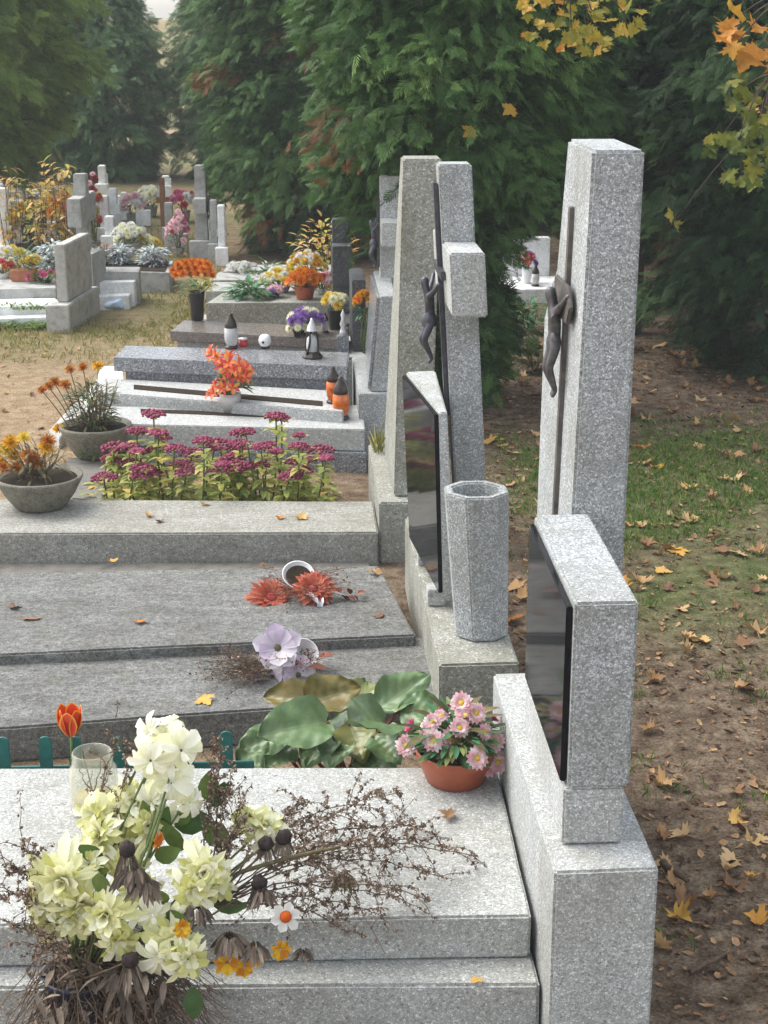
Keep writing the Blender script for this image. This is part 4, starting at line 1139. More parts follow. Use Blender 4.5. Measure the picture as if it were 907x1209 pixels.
def dry_fan(t, c, n, length, mat, seed, name='dry_twigs', flat=0.25, flake=None, fm=None, ang=(0, 2 * PI), rad=0.0011):
    random.seed(seed); mb = MB()
    for i in range(n):
        a = random.uniform(*ang); L_ = length * random.uniform(0.45, 1.1)
        e = V(c) + V((math.cos(a) * L_, math.sin(a) * L_, random.uniform(0, flat) * L_))
        pts = bend_path(c, e, random.uniform(0, 0.02), random.uniform(-0.02, 0.02), 6, 0.004)
        mb.tube(pts, rad, rad * 0.5, 4)
        for k in range(3):
            j = random.randint(2, 5)
            mb.tube(bend_path(pts[j], pts[j] + rv(0.3 * L_) * V((1, 1, 0.4)) if False else pts[j] + V((random.uniform(-.3, .3) * L_, random.uniform(-.3, .3) * L_, random.uniform(0, .12) * L_)), 0.004, 0.004, 3), rad * 0.6, rad * 0.4, 3)
        if flake: flakes(mb, pts[2:], flake, 0.012, 0.004)
    return part(name, mb, [mat, fm] if flake else mat, t)


c0 = atz(352, 705, 0.142)
t = thing('flower_bunch', 'two faded coral flowers with dry twigs beside a tipped cup on the grey lid', 'flowers', (c0.x, c0.y, 0.143))
cup(t, (0.0, 0.07, 0.03), V((0.1, -0.6, 0.75)), 0.048, 0.03, M['white_plastic'])
mb = MB(); mb.lathe([(0, 0.005), (0.040, 0.005)], 20, Matrix.Translation(V((0.003, 0.058, 0.042))) @ face_dir(V((0.1, -0.6, 0.75)), 0)); part('cup_soil', mb, M['soil'], t)
random.seed(6)
for px, py, s in ((320, 706, 0.066), (370, 696, 0.064), (303, 712, 0.045)):
    flower(t, 'coral', aty(px, py, c0.y - 0.02) - t.location, V((random.uniform(-.4, .4), -0.55, 0.75)), s)
mb = MB()
for k in range(7):
    leaf(mb, V((0.02 + 0.012 * k, -0.03 - random.uniform(0, .02), 0.02)), rv(1) + V((0, -0.6, 0.2)), 0.05, 0.022, V((0, 0, 1)), 0.3, -0.5)
part('silver_ribbon', mb, M['ribbon'], t, True)
mb = MB()
for k in range(16):
    leaf(mb, V((0.05 + 0.009 * k, -0.028 + random.uniform(-.012, .012), 0.012)), rv(1) + V((0.4, 0, 0.5)), 0.026, 0.020, V((0, 0, 1)), 0.3, -0.4)
part('dry_red_leaf_string', mb, M['red_flake'], t, True)
dry_fan(t, (0, 0, 0.015), 64, 0.17, M['red_twig'], 8, 'dry_twigs', 0.35, 5, M['red_flake'])

c0 = atz(335, 795, 0.103)
t = thing('flower_bunch', 'lavender white blossom with brown dried sprigs on the lower grey lid', 'flowers', (c0.x, c0.y, 0.105))
cup(t, (0.045, 0.045, 0.025), V((0.35, -0.65, 0.65)), 0.040, 0.04, M['white_plastic'])
random.seed(7)
flower(t, 'lavender', aty(328, 765, c0.y) - t.location, V((-0.05, -0.8, 0.5)), 0.062, roll=0.4)
flower(t, 'lavender', aty(352, 797, c0.y - 0.02) - t.location, V((0.3, -0.7, 0.5)), 0.05, roll=1.4)
flower(t, 'lavender', aty(322, 800, c0.y - 0.02) - t.location, V((-0.3, -0.5, 0.7)), 0.045, roll=2.4)
flower(t, 'violet', aty(297, 806, c0.y - 0.03) - t.location, V((-0.4, -0.6, 0.6)), 0.036)
mb = MB(); leaf(mb, (0.06, -0.02, 0.02), (0.6, -0.5, 0.5), 0.07, 0.04); leaf(mb, (0.09, 0.02, 0.03), (0.7, -0.2, 0.6), 0.05, 0.04); part('withered_leaf', mb, M['red_flake'], t, True)
dry_fan(t, (0.05, 0.0, 0.02), 26, 0.1, M['red_twig'], 10, 'wilted_scraps', 0.5, 10, M['red_flake'])
dry_fan(t, (-0.03, -0.02, 0.015), 60, 0.2, M['twig'], 9, 'dried_sprigs', 0.25, 16, M['dry_flake'], (PI * 0.75, PI * 1.35))

c0 = atz(172, 761, 0.104)
t = thing('foil_scrap', 'crumpled white and yellow foil scrap on the edge between the grey lids', 'litter', (c0.x, c0.y + 0.01, 0.106))
mb = MB(); random.seed(15)
gv = [[V((0.045 * i - 0.045 + random.uniform(-.01, .01), 0.022 * j - 0.022 + random.uniform(-.006, .006), 0.006 + random.uniform(0, 0.016))) for j in range(4)] for i in range(4)]
fl_ = [p for r_ in gv for p in r_]
mb.add(fl_, [(i * 4 + j, i * 4 + j + 1, (i + 1) * 4 + j + 1, (i + 1) * 4 + j) for i in range(3) for j in range(3)]); part('foil', mb, M['bag_yellow'], t)
mb = MB(); leaf(mb, (-0.035, 0, 0.016), (-1, -0.2, 0), 0.045, 0.026); part('yellow_corner', mb, M['yellow_petal'], t, True)

# ---------- third grave
t = thing('grave_slab', 'buff concrete slab in front of the sedum bed with few leaves on it', 'grave slab', (-0.4, 5.4, 0))
q = [xy(atz(-60, 630, 0.12)), (0.281, 5.262), (0.281, 5.63), xy(atz(-60, 589, 0.12))]
mb = MB(); mb.hexa(q, -0.02, 0.12); part('slab', mb, M['slab_third'], t, False, 0.006, False, 0.0016)
mb = MB(); mb.hexa([(q[0][0], q[3][1] + 0.002), (0.27, 5.632), (0.27, 5.70), (q[0][0], q[3][1] + 0.07)], -0.02, 0.07); part('rear_kerb', mb, M['concrete_dark'], t, False, 0.005, False)

h = thing('headstone', 'tall tapered terrazzo stele without arms on a mossy plinth', 'headstone', (0.42, 5.6, 0))
mb = MB(); mb.box(0.285, 0.56, 5.285, 6.08, -0.03, 0.22); part('plinth', mb, M['terrazzo_mossy'], h, False, 0.006, False)
mb = MB()
yz = [(5.35, 0.222), (5.98, 0.222), (5.50, 1.378), (5.37, 1.378)]
def sx(z, s): return (0.340, 0.370)[0] + (0.030 * (z - 0.22) / 1.16) + s * 0.128
n = 4
mb.add([(sx(z, 0), y, z) for y, z in yz] + [(sx(z, 1), y, z) for y, z in yz], [tuple(range(n))[::-1], tuple(range(n, 2 * n))] + [(i, (i + 1) % n, n + (i + 1) % n, n + i) for i in range(n)])
part('stele', mb, M['terrazzo_mossy'], h, False, 0.006, False)
pw = atz(450, 532, 0.22)
t = thing('withered_plant', 'tuft of withered straw coloured grass at the foot of the tapered stele', 'plant', (0.315, 5.95, 0.22))
mb = MB(); random.seed(3)
for k in range(26):
    leaf(mb, rv(0.02) * V((1, 1, 0)), V((random.uniform(-.5, .5), random.uniform(-.5, .5), 1)), random.uniform(0.05, 0.12), 0.006, V((0, 1, 0)), 0.2, random.uniform(-.6, .6))
part('blades', mb, M['grass_dry'], t)

# sedum bed: each clump is a few stems with flat heads
def sedum(seed, ns):
    random.seed(seed)
    t = thing('sedum_plant', SEDL, 'plant', (0, 0, 0), 0, 'sedum clumps in the bed')
    st = MB(); lf = MB()
    for i in range(ns):
        a = random.uniform(0, 2 * PI); k = random.uniform(0.02, 0.075)
        b = V((k * 0.5 * math.cos(a), k * 0.5 * math.sin(a), 0)); hgt = random.uniform(0.16, 0.36)
        e = V((k * 1.5 * math.cos(a), k * 1.2 * math.sin(a), hgt))
        pts = bend_path(b, e, 0, random.uniform(-.012, .012), 7)
        st.tube(pts, 0.0042, 0.003, 5, 0.4)
        for j in range(1, 8):
            for s in range(5):
                an = s * 2.1 + j * 1.1 + random.uniform(-.3, .3)
                leaf(lf, pts[j] - V((0, 0, 0.005)), V((math.cos(an), math.sin(an), random.uniform(-0.1, 0.6))), random.uniform(0.036, 0.065) * (1.2 - 0.06 * j), 0.026, V((0, 0, 1)), 0.25, -0.35, min(1, max(0, random.gauss(0.45, 0.28))))
        mb = MB(); R_ = random.uniform(0.026, 0.052)
        for q_ in range(46):
            w = q_ * 2.399963; rr = R_ * math.sqrt((q_ + 0.5) / 46)
            mb.ball((e.x + rr * math.cos(w), e.y + rr * math.sin(w), e.z + 0.012 - 0.35 * rr * rr / R_ + random.uniform(-.0025, .0025)), random.uniform(0.0045, 0.0082), 5, 4, 0.9)
        part('flower_head', mb, M['sedum_head'], t, True)
    part('stems', st, M['stem'], t, True); part('leaves', lf, M['sedum_leaf'], t, True)
    return t


SEDL = 'pale green sedum clump with flat magenta heads in the planted bed'
protos = [sedum(s, n_) for s, n_ in ((41, 2), (42, 1), (43, 3), (44, 2))]
used = set()
random.seed(99)
k = 0
for row, (yy, px0, px1, cnt) in enumerate(((5.80, 125, 385, 9), (5.95, 118, 392, 9), (6.09, 135, 380, 7))):
    for i in range(cnt):
        px = px0 + (px1 - px0) * (i + 0.5) / cnt + random.uniform(-8, 8)
        x = aty(px, 580, yy).x; loc = (x, yy + random.uniform(-.04, .04), 0.0)
        p = protos[k % 4]
        if k < 4: p.location = loc; p.rotation_euler[2] = random.uniform(0, 6)
        else: dup(p, loc, random.uniform(0, 6), scale=random.uniform(0.85, 1.12))
        k += 1
t = thing('ground_cover', 'yellowing low leaves under the sedum stems', 'plant', (-0.35, 5.9, 0))
leaf_objs = MB(); random.seed(17)
for k in range(420):
    x = random.uniform(-0.80, 0.16); y = random.uniform(5.73, 6.12)
    an = random.uniform(0, 6.28)
    leaf(leaf_objs, (x + 0.35, y - 5.9, random.uniform(0.01, 0.07)), V((math.cos(an), math.sin(an), random.uniform(0, 0.7))), random.uniform(0.03, 0.06), 0.024, V((0, 0, 1)), 0.25, -0.3)
o = part('leaves', leaf_objs, M['sedum_leaf'], t, True); o['kind'] = 'stuff'

t = thing('concrete_kerb', 'flat grey concrete kerb under the farther marigold bowl', 'kerb', (-0.85, 6.2, 0))
mb = MB(); mb.hexa([xy(atz(84, 588, 0.06)), xy(atz(122, 592, 0.06)), xy(atz(128, 540, 0.06)), xy(atz(78, 540, 0.06))], -0.03, 0.06); part('kerb_block', mb, M['concrete_dark'], t, False, 0.006, False, 0.001)
t = thing('concrete_kerb', 'thin pale concrete edge running behind the marigold bowls', 'kerb', (-1.0, 6.4, 0))
mb = MB(); mb.hexa([xy(atz(58, 507, 0.05)), xy(atz(70, 518, 0.05)), xy(atz(118, 462, 0.05)), xy(atz(110, 452, 0.05))], -0.03, 0.05); part('kerb_block', mb, M['concrete_pale'], t, False, 0.004, False)


def bowl(loc, R_, H_, name, label, seed):
    t = thing(name, label, 'planter', loc)
    mb = MB(); mb.lathe([(0, 0), (R_ * 0.55, 0), (R_ * 0.60, 0.006), (R_ * 0.80, H_ * 0.42), (R_ * 0.95, H_ * 0.80), (R_ * 1.0, H_ * 0.93), (R_ * 1.0, H_), (R_ * 0.93, H_), (R_ * 0.86, H_ * 0.86), (0, H_ * 0.8)], 44)
    for v_ in mb.v: v_ += noise.noise_vector(v_ * 14) * 0.0016
    part('bowl', mb, M['bowl'], t, True)
    mb = MB(); mb.lathe([(0, H_ * 0.94), (R_ * 0.5, H_ * 0.92), (R_ * 0.9, H_ * 0.88)], 26); part('soil', mb, M['soil'], t, True)
    return t


b1 = atz(46, 606, 0.12)
t = bowl((b1.x - 0.005, b1.y + 0.085, 0.122), 0.158, 0.118, 'planter_bowl', 'pebbled concrete bowl of yellow marigolds standing on the buff slab', 1)
random.seed(51)
stems(t, 26, (0, 0, 0.12), 0.14, 0.13, 0.002, M['dead_stem'], 52)
leaf_mass(t, M['leaf_olive'], 120, (0, 0, 0.12), 0.14, 0.0, 0.11, 0.035, 0.010, 53)
for px, py, key in ((8, 530, 'yellow'), (-2, 545, 'marigold'), (17, 538, 'marigold'), (28, 516, 'yellow'), (54, 529, 'marigold'), (40, 540, 'rust'), (33, 538, 'rust'), (5, 552, 'rust'), (57, 520, 'rust'), (-8, 530, 'yellow'), (13, 522, 'marigold'), (44, 546, 'rust'), (20, 552, 'rust')):
    fp = aty(px, py, t.location.y + random.uniform(-.06, .04)) - t.location
    sm = MB(); sm.tube(bend_path((fp.x * 0.45, fp.y * 0.5, 0.1), fp - V((0, 0, 0.008)), 0.01, 0.008, 6), 0.0026, 0.002, 5); part('stem', sm, M['dead_stem'], t, True)
    flower(t, key, fp, V((random.uniform(-.4, .4), -0.5, 0.8)), random.uniform(0.027, 0.038), False)
b2 = atz(112, 544, 0.06)
t = bowl((b2.x, b2.y + 0.08, 0.062), 0.150, 0.135, 'planter_bowl', 'concrete bowl of half withered rust marigolds standing on the grey kerb', 2)
stems(t, 30, (0, 0, 0.12), 0.13, 0.2, 0.0022, M['dead_stem'], 54)
leaf_mass(t, M['leaf_green'], 160, (-0.01, 0, 0.13), 0.13, 0.0, 0.2, 0.04, 0.012, 255, 'green_leaves')
leaf_mass(t, M['leaf_olive'], 300, (-0.01, 0, 0.13), 0.12, 0.0, 0.19, 0.04, 0.010, 55)
for px, py, key in ((50, 460, 'rust'), (65, 451, 'rust'), (77, 454, 'rust'), (98, 433, 'rust'), (116, 432, 'marigold'), (83, 436, 'rust'), (69, 506, 'marigold'), (58, 456, 'rust')):
    fp = aty(px, py, t.location.y + random.uniform(-.06, .04)) - t.location
    sm = MB(); sm.tube(bend_path((fp.x * 0.45, fp.y * 0.5, 0.1), fp - V((0, 0, 0.008)), 0.01, 0.008, 6), 0.0026, 0.002, 5); part('stem', sm, M['dead_stem'], t, True)
    flower(t, key, fp, V((random.uniform(-.4, .4), -0.5, 0.8)), random.uniform(0.022, 0.03), False)
leaf_mass(t, M['leaf_green'], 60, (0.03, -0.06, 0.02), 0.09, -0.03, 0.06, 0.05, 0.014, 56, 'trailing_leaves')

# ---------- fourth grave: two stepped pale slabs with dark planting slots
def slot_slab(px_front, z, px_back, zb, name, label, face, mat, slot=None):
    t = thing('grave_slab', label, 'grave slab', (-0.3, atz(*px_front[0], z).y, 0))
    q = [xy(atz(*px_front[0], z)), xy(atz(*px_front[1], z)), xy(atz(*px_back[1], z)), xy(atz(*px_back[0], z))]
    mb = MB(); mb.hexa(q, zb, z); part('cover', mb, mat, t, False, 0.004, False)
    if face:
        mb = MB(); q2 = [(q[0][0] + 0.01, q[0][1] - 0.03), (q[1][0] + 0.006, q[1][1] - 0.03), (q[2][0] + 0.006, q[2][1]), (q[3][0] + 0.01, q[3][1])]
        mb.hexa(q2, -0.02, zb - 0.002); part('base_step', mb, M['granite_grey'], t, False, 0.004, False)
    if slot:
        s = [xy(atz(*p, z + 0.003)) for p in slot]
        mb = MB(); mb.hexa(s, z - 0.01, z + 0.003); part('planting_slot', mb, M['soil'], t, False, 0, False)
    return t


Z4 = 0.18
slot_slab([(112, 500), (431, 507)], Z4, [(100, 480), (428, 478)], 0.085, 'a', 'pale terrazzo slab behind the sedum bed with a narrow dark slot', True, M['terrazzo_white'], [(166, 486), (374, 494.5), (374, 490), (166, 482.5)])
slot_slab([(116, 463), (405, 486)], Z4 + 0.05, [(118, 446), (412, 462)], 0.13, 'b', 'pale terrazzo slab with a long dark planting slot below the grey granite cover', True, M['terrazzo_white'], [(158, 459), (381, 479), (381, 473.5), (158, 454)])
t = thing('grave_slab', 'short white slab end at the foot of the grey granite cover', 'grave slab', (-0.9, 7.3, 0))
mb = MB(); mb.hexa([xy(atz(112, 452, 0.16)), xy(atz(146, 448, 0.16)), xy(atz(144, 432, 0.16)), xy(atz(120, 432, 0.16))], -0.02, 0.16); part('block', mb, M['concrete_white'], t, False, 0.004, False)

h = thing('headstone', 'grey headstone with glossy tablet and crucifix cross between stele and dark stone', 'headstone', (0.4, 6.9, 0))
mb = MB(); mb.box(0.272, 0.52, 6.63, 7.40, -0.02, 0.29); part('plinth', mb, M['terrazzo_blue'], h, False, 0.005, False)
mb = MB(); mb.hexa([(0.325, 6.66), (0.40, 6.66), (0.43, 7.38), (0.345, 7.38)], 0.292, 0.70, None, [(0.365, 6.66), (0.428, 6.66), (0.448, 7.36), (0.372, 7.36)])
tb = part('tablet', mb, M['terrazzo_blue'], h, False, 0.004, False)
mb = MB(); f0 = [V((0.325, 6.68, 0.30)), V((0.345, 7.36, 0.30)), V((0.372, 7.34, 0.69)), V((0.365, 6.68, 0.69))]; nrm = V((-1, 0, 0.1)).normalized()
mb.add([p + nrm * 0.001 for p in f0] + [p + nrm * 0.014 for p in f0], [(0, 1, 2, 3), (7, 6, 5, 4), (0, 4, 5, 1), (1, 5, 6, 2), (2, 6, 7, 3), (3, 7, 4, 0)]); part('plaque', mb, M['granite_grey'], tb, False, 0.002, False)
mb = MB(); mb.box(0.392, 0.487, 7.16, 7.24, 0.292, 1.145); part('cross_shaft', mb, M['terrazzo_pale'], h, False, 0.004, False)
mb = MB(); mb.box(0.390, 0.489, 6.98, 7.158, 0.86, 0.965); part('cross_arm', mb, M['terrazzo_pale'], h, False, 0.004, False)
mb = MB(); mb.box(0.390, 0.489, 7.242, 7.42, 0.86, 0.965); part('cross_arm', mb, M['terrazzo_pale'], h, False, 0.004, False)
mb = MB(); mb.box(0.380, 0.3915, 7.19, 7.21, 0.74, 1.05); cf = part('crucifix', mb, M['pewter'], h, False, 0.002, False)
corpus('figure', cf, (0.382, 7.08, 0.76), 0.22, M['pewter'])

# lily bouquet in a glass
pl = atz(272, 489, Z4)
t = thing('flower_vase', 'glass of orange red lilies standing on the slotted pale slab', 'vase', (pl.x, pl.y + 0.04, Z4 + 0.001))
mb = MB(); mb.lathe([(0, 0), (0.036, 0), (0.046, 0.055), (0.047, 0.085), (0.043, 0.085), (0.040, 0.06), (0.0, 0.012)], 24); part('glass_vase', mb, M['milk_glass'], t, True)
leaf_mass(t, M['leaf_green'], 40, (0.01, 0, 0.09), 0.07, 0.0, 0.10, 0.06, 0.018, 61)
stems(t, 10, (0, 0, 0.06), 0.06, 0.14, 0.003, M['stem'], 62)
random.seed(63)
for i in range(40):
    a = i * 2.4; k = math.sqrt((i + .5) / 40)
    p = V((0.09 * k * math.cos(a), 0.085 * k * math.sin(a), 0.175 + 0.09 * math.sin(a * 1.7 + i) * k + random.uniform(-.02, .02)))
    flower(t, 'lily', p, V((math.cos(a) * k, math.sin(a) * k - 0.4, 0.5)) + rv(0.3), random.uniform(0.030, 0.042))


def lantern(loc, s, label, glass, body=0.5, cap=0.42):
    t = thing('grave_lantern', label, 'lantern', loc)
    mb = MB(); mb.lathe([(0, 0), (0.036 * s, 0), (0.040 * s, 0.006 * s), (0.030 * s, 0.018 * s), (0.0, 0.02 * s)], 20); part('foot', mb, M['gold_cap'], t, True)
    mb = MB(); mb.lathe([(0.026 * s, 0.018 * s), (0.036 * s, 0.04 * s), (0.039 * s, 0.075 * s), (0.036 * s, 0.115 * s), (0.024 * s, 0.125 * s)], 20); part('glass_body', mb, glass, t, True)
    mb = MB(); mb.lathe([(0.034 * s, 0.118 * s), (0.036 * s, 0.124 * s), (0.030 * s, 0.15 * s), (0.017 * s, 0.175 * s), (0.012 * s, 0.182 * s), (0.014 * s, 0.192 * s), (0.0, 0.2 * s)], 20); part('cap', mb, M['gold_cap'], t, True)
    return t


pa = atz(403, 497, Z4); lantern((pa.x, pa.y + 0.035, Z4 + 0.001), 0.93, 'amber glass grave lantern with dark cap, nearer of the two by the plinth', M['amber'])
pa = atz(394, 478, Z4 + 0.05); lantern((pa.x, pa.y + 0.035, Z4 + 0.051), 0.80, 'amber grave lantern half hidden behind the nearer amber one', M['amber'])

# ---------- fifth grave: grey granite
Z5 = 0.33
t = thing('grave_slab', 'thick speckled grey granite cover carrying lanterns', 'grave slab', (-0.3, 7.3, 0))
q = [xy(atz(134, 422, Z5)), xy(atz(410, 433, Z5)), xy(atz(412, 416, Z5)), xy(atz(148, 408, Z5))]
mb = MB(); mb.hexa(q, Z5 - 0.065, Z5); part('cover', mb, M['granite_grey'], t, False, 0.003, False)
q = [(q[0][0] + 0.05, q[0][1] + 0.02), (q[1][0], q[1][1] + 0.02), (q[2][0], q[2][1]), (q[3][0] + 0.03, q[3][1])]
mb = MB(); mb.hexa(q, -0.02, Z5 - 0.067); part('base', mb, M['granite_grey'], t, False, 0.003, False)
h = thing('headstone', 'dark grey granite headstone block with orange flowers before it', 'headstone', (0.33, 7.8, 0))
mb = MB(); mb.box(0.262, 0.42, 7.50, 8.1, -0.02, 0.25); part('plinth', mb, M['terrazzo_white'], h, False, 0.004, False)
mb = MB(); mb.box(0.285, 0.350, 7.70, 8.08, 0.252, 0.60); part('tablet', mb, M['granite_dark'], h, False, 0.004, False)
pw = aty(430, 347, 7.66)
t = thing('flower_bunch', 'orange yellow chrysanthemum bunch leaning on the dark grey headstone block', 'flowers', (pw.x, 7.66, 0.5))
flower_dome(t, ['marigold', 'mum', 'yellow'], 34, (0, 0, 0.0), 0.05, 0.07, 0.02, 71, 0.7, -0.02, V((-0.3, -0.3, 0)), False)
leaf_mass(t, M['leaf_mint'], 36, (0, 0, -0.05), 0.05, -0.02, 0.04, 0.05, 0.014, 72)
stems(t, 8, (0, 0, -0.25), 0.03, 0.24, 0.003, M['stem'], 73)

pa = atz(273, 413.5, Z5); lantern((pa.x, pa.y + 0.04, Z5 + 0.001), 0.83, 'milky glass grave lantern with black pointed cap on grey granite', M['milk_glass'])
pa = atz(287, 411, Z5)
t = thing('candle', 'short red glass candle beside the milky lantern', 'candle', (pa.x, pa.y + 0.03, Z5 + 0.001))
mb = MB(); mb.lathe([(0, 0), (0.019, 0), (0.021, 0.004), (0.021, 0.036), (0.019, 0.036), (0.018, 0.03), (0, 0.03)], 20); part('cup', mb, M['red_wax'], t, True)
mb = MB(); mb.lathe([(0.0215, 0.034), (0.022, 0.036), (0.022, 0.041), (0.0, 0.042)], 20); part('lid', mb, M['ribbon'], t, True)
pa = atz(313, 413, Z5)
t = thing('candle', 'small white skull shaped candle holder on grey granite', 'candle', (pa.x, pa.y + 0.03, Z5 + 0.001))
t['label'] = 'small round white candle holder with dark opening on grey granite'
mb = MB(); mb.lathe([(0, 0), (0.018, 0), (0.020, 0.01), (0.029, 0.028), (0.030, 0.042), (0.024, 0.058), (0.012, 0.066), (0.0, 0.067)], 20); part('holder', mb, M['white_plastic'], t, True)
mb = MB(); mb.lathe([(0, 0), (0.006, 0.0), (0.006, 0.004), (0, 0.005)], 12, Matrix.Translation(V((-0.008, -0.0285, 0.034))) @ face_dir(V((-.2, -1, 0)), 0))
part('opening', mb, M['gold_cap'], t, True)
mb = MB(); mb.lathe([(0, 0), (0.021, 0), (0.022, 0.012), (0.019, 0.014)], 18); part('base_ring', mb, M['gold_cap'], t, True)
pa = atz(369, 425, Z5)
t = thing('grave_lantern', 'ornate lantern with white angel figure in front of the purple flowers', 'lantern', (pa.x, pa.y + 0.045, Z5 + 0.001))
mb = MB(); mb.lathe([(0, 0), (0.046, 0), (0.048, 0.008), (0.038, 0.02), (0.03, 0.03), (0, 0.032)], 8); part('foot', mb, M['gold_cap'], t)
mb = MB()
for k in range(4):
    a = PI / 4 + k * PI / 2
    mb.tube(bend_path((0.036 * math.cos(a), 0.036 * math.sin(a), 0.02), (0.018 * math.cos(a), 0.018 * math.sin(a), 0.135), 0, 0.012, 6), 0.006, 0.004, 6)
part('frame', mb, M['black_plastic'], t, True)
mb = MB(); mb.lathe([(0.024, 0.03), (0.028, 0.06), (0.024, 0.09), (0.012, 0.105), (0.0, 0.11)], 16); part('glass_body', mb, M['milk_glass'], t, True)
mb = MB(); mb.lathe([(0.026, 0.125), (0.020, 0.145), (0.008, 0.17), (0.006, 0.18), (0, 0.184)], 10); part('cap', mb, M['ribbon'], t, True)

# ---------- sixth grave: brown granite
Z6 = 0.32
t = thing('grave_slab', 'brown polished granite cover with thin overhanging lid', 'grave slab', (-0.3, 8.0, 0))
q = [xy(atz(201, 391, Z6)), xy(atz(410, 401, Z6)), xy(atz(412, 386, Z6)), xy(atz(217, 378, Z6))]
mb = MB(); mb.hexa(q, Z6 - 0.05, Z6); part('cover', mb, M['granite_brown'], t, False, 0.003, False)
q = [(q[0][0] + 0.03, q[0][1] + 0.03), (q[1][0] - 0.005, q[1][1] + 0.03), q[2], (q[3][0] + 0.03, q[3][1])]
mb = MB(); mb.hexa(q, -0.02, Z6 - 0.052); part('base', mb, M['terrazzo_blue'], t, False, 0.003, False)
mb = MB(); mb.hexa([xy(atz(210, 408, 0.16)), xy(atz(400, 413, 0.16)), (q[1][0], q[1][1] - 0.002), (q[0][0], q[0][1] - 0.002)], -0.02, 0.16); part('step', mb, M['concrete_far'], t, False, 0.003, False)
t = thing('stone_post', 'short grey stone post with silver fittings between granite cover and amber lanterns', 'post', (0.235, 7.55, 0))
pp = aty(407, 425, 7.55)
mb = MB(); mb.box(0.205, 0.262, 7.52, 7.58, 0, 0.36); part('post', mb, M['granite_grey'], t, False, 0.003, False)
mb = MB(); mb.lathe([(0.0, 0), (0.02, 0), (0.016, 0.02), (0.01, 0.04), (0.017, 0.055), (0.008, 0.08), (0.012, 0.1), (0.0, 0.13)], 14, Matrix.Translation(V((0.0, 0, 0.361)))); part('fitting', mb, M['ribbon'], t, True)

pv6 = atz(233, 379.5, Z6)
t = thing('flower_vase', 'black vase of orange chrysanthemums on the corner of the brown granite cover', 'vase', (pv6.x, pv6.y + 0.03, Z6 + 0.001))
mb = MB(); mb.lathe([(0, 0), (0.030, 0), (0.032, 0.006), (0.036, 0.09), (0.041, 0.138), (0.042, 0.15), (0.038, 0.15), (0.034, 0.1), (0, 0.1)], 24); part('vase', mb, M['black_plastic'], t, True)
leaf_mass(t, M['leaf_mint'], 40, (-0.01, 0, 0.16), 0.075, -0.01, 0.06, 0.05, 0.018, 81)
leaf_mass(t, M['sedum_leaf'], 36, (0.03, 0, 0.16), 0.07, -0.01, 0.06, 0.05, 0.018, 82, 'yellow_leaves')
random.seed(83)
for i in range(17):
    px = 203 + 49 * (i + 0.5) / 17; py = 319 + 7 * math.sin(i * 2.1) - 3 * math.sin(PI * i / 16)
    flower(t, 'mum', aty(px, py, t.location.y + random.uniform(-.06, .05)) - t.location, V((random.uniform(-.4, .4), -0.6, 0.7)), random.uniform(0.026, 0.034))

def vase_flowers(loc, label, keys, n_, r, h, size, vase_mat, vh, vr, seed, leafmat='leaf_green', name='flower_vase', nl=30, cat='vase', centre=False):
    t = thing(name, label, cat, loc)
    mb = MB(); mb.lathe([(0, 0), (vr * 0.7, 0), (vr * 0.75, 0.005), (vr, vh * 0.95), (vr * 1.04, vh), (vr * 0.9, vh), (0, vh * 0.85)], 22); part('pot' if name == 'flower_pot' else 'vase', mb, M[vase_mat], t, True)
    if nl: leaf_mass(t, M[leafmat], nl, (0, 0, vh), r * 0.9, -0.01, h * 0.8, r * 0.5, r * 0.16, seed)
    stems(t, 8, (0, 0, vh * 0.8), r * 0.6, h * 0.7, 0.003, M['stem'], seed + 1)
    flower_dome(t, keys, n_, (0, 0, vh), r, h, size, seed + 2, 0.6, 0.0, V((0, -0.35, 0)), centre)
    return t


def onz(px, py, z, up=0.001, dy=0.03):
    p = atz(px, py, z); return (p.x, p.y + dy, z + up)


vase_flowers(onz(362, 397, Z6), 'dark vase of purple and cream flowers on the brown granite cover', ['purple', 'purple', 'creammum', 'purple'], 22, 0.085, 0.07, 0.032, 'black_plastic', 0.05, 0.035, 91)
vase_flowers(onz(352, 398, Z6, 0.001, 0.0), 'pair of round cream pompons low on the brown granite cover', ['creammum'], 6, 0.045, 0.03, 0.028, 'black_plastic', 0.03, 0.025, 94)
vase_flowers(onz(396, 390, Z6), 'dark vase of tall cream flowers by the dark cross', ['creammum', 'creammum', 'yellow'], 24, 0.06, 0.08, 0.028, 'black_plastic', 0.10, 0.04, 97)
t = lantern(onz(384, 394, Z6), 0.5, 'small white lantern between the purple and the cream flowers', M['milk_glass'])
h = thing('headstone', 'dark weathered stone cross in the shade beside the terracotta pot', 'headstone', (0.3, 8.9, 0))
mb = MB(); mb.box(0.20, 0.40, 8.6, 9.3, -0.02, 0.22); part('plinth', mb, M['granite_dark'], h, False, 0.004, False)
def sh_(y0, x0, x1, z0, z1, nm):
    mb = MB(); mb.box(x0, x1, y0[0], y0[1], z0, z1); part(nm, mb, M['granite_dark'], h, False, 0.004, False)
sh_((8.90, 8.99), 0.222, 0.318, 0.222, 0.742, 'cross_shaft')
sh_((8.76, 8.898), 0.218, 0.322, 0.40, 0.615, 'cross_arm'); sh_((8.992, 9.13), 0.218, 0.322, 0.40, 0.615, 'cross_arm')

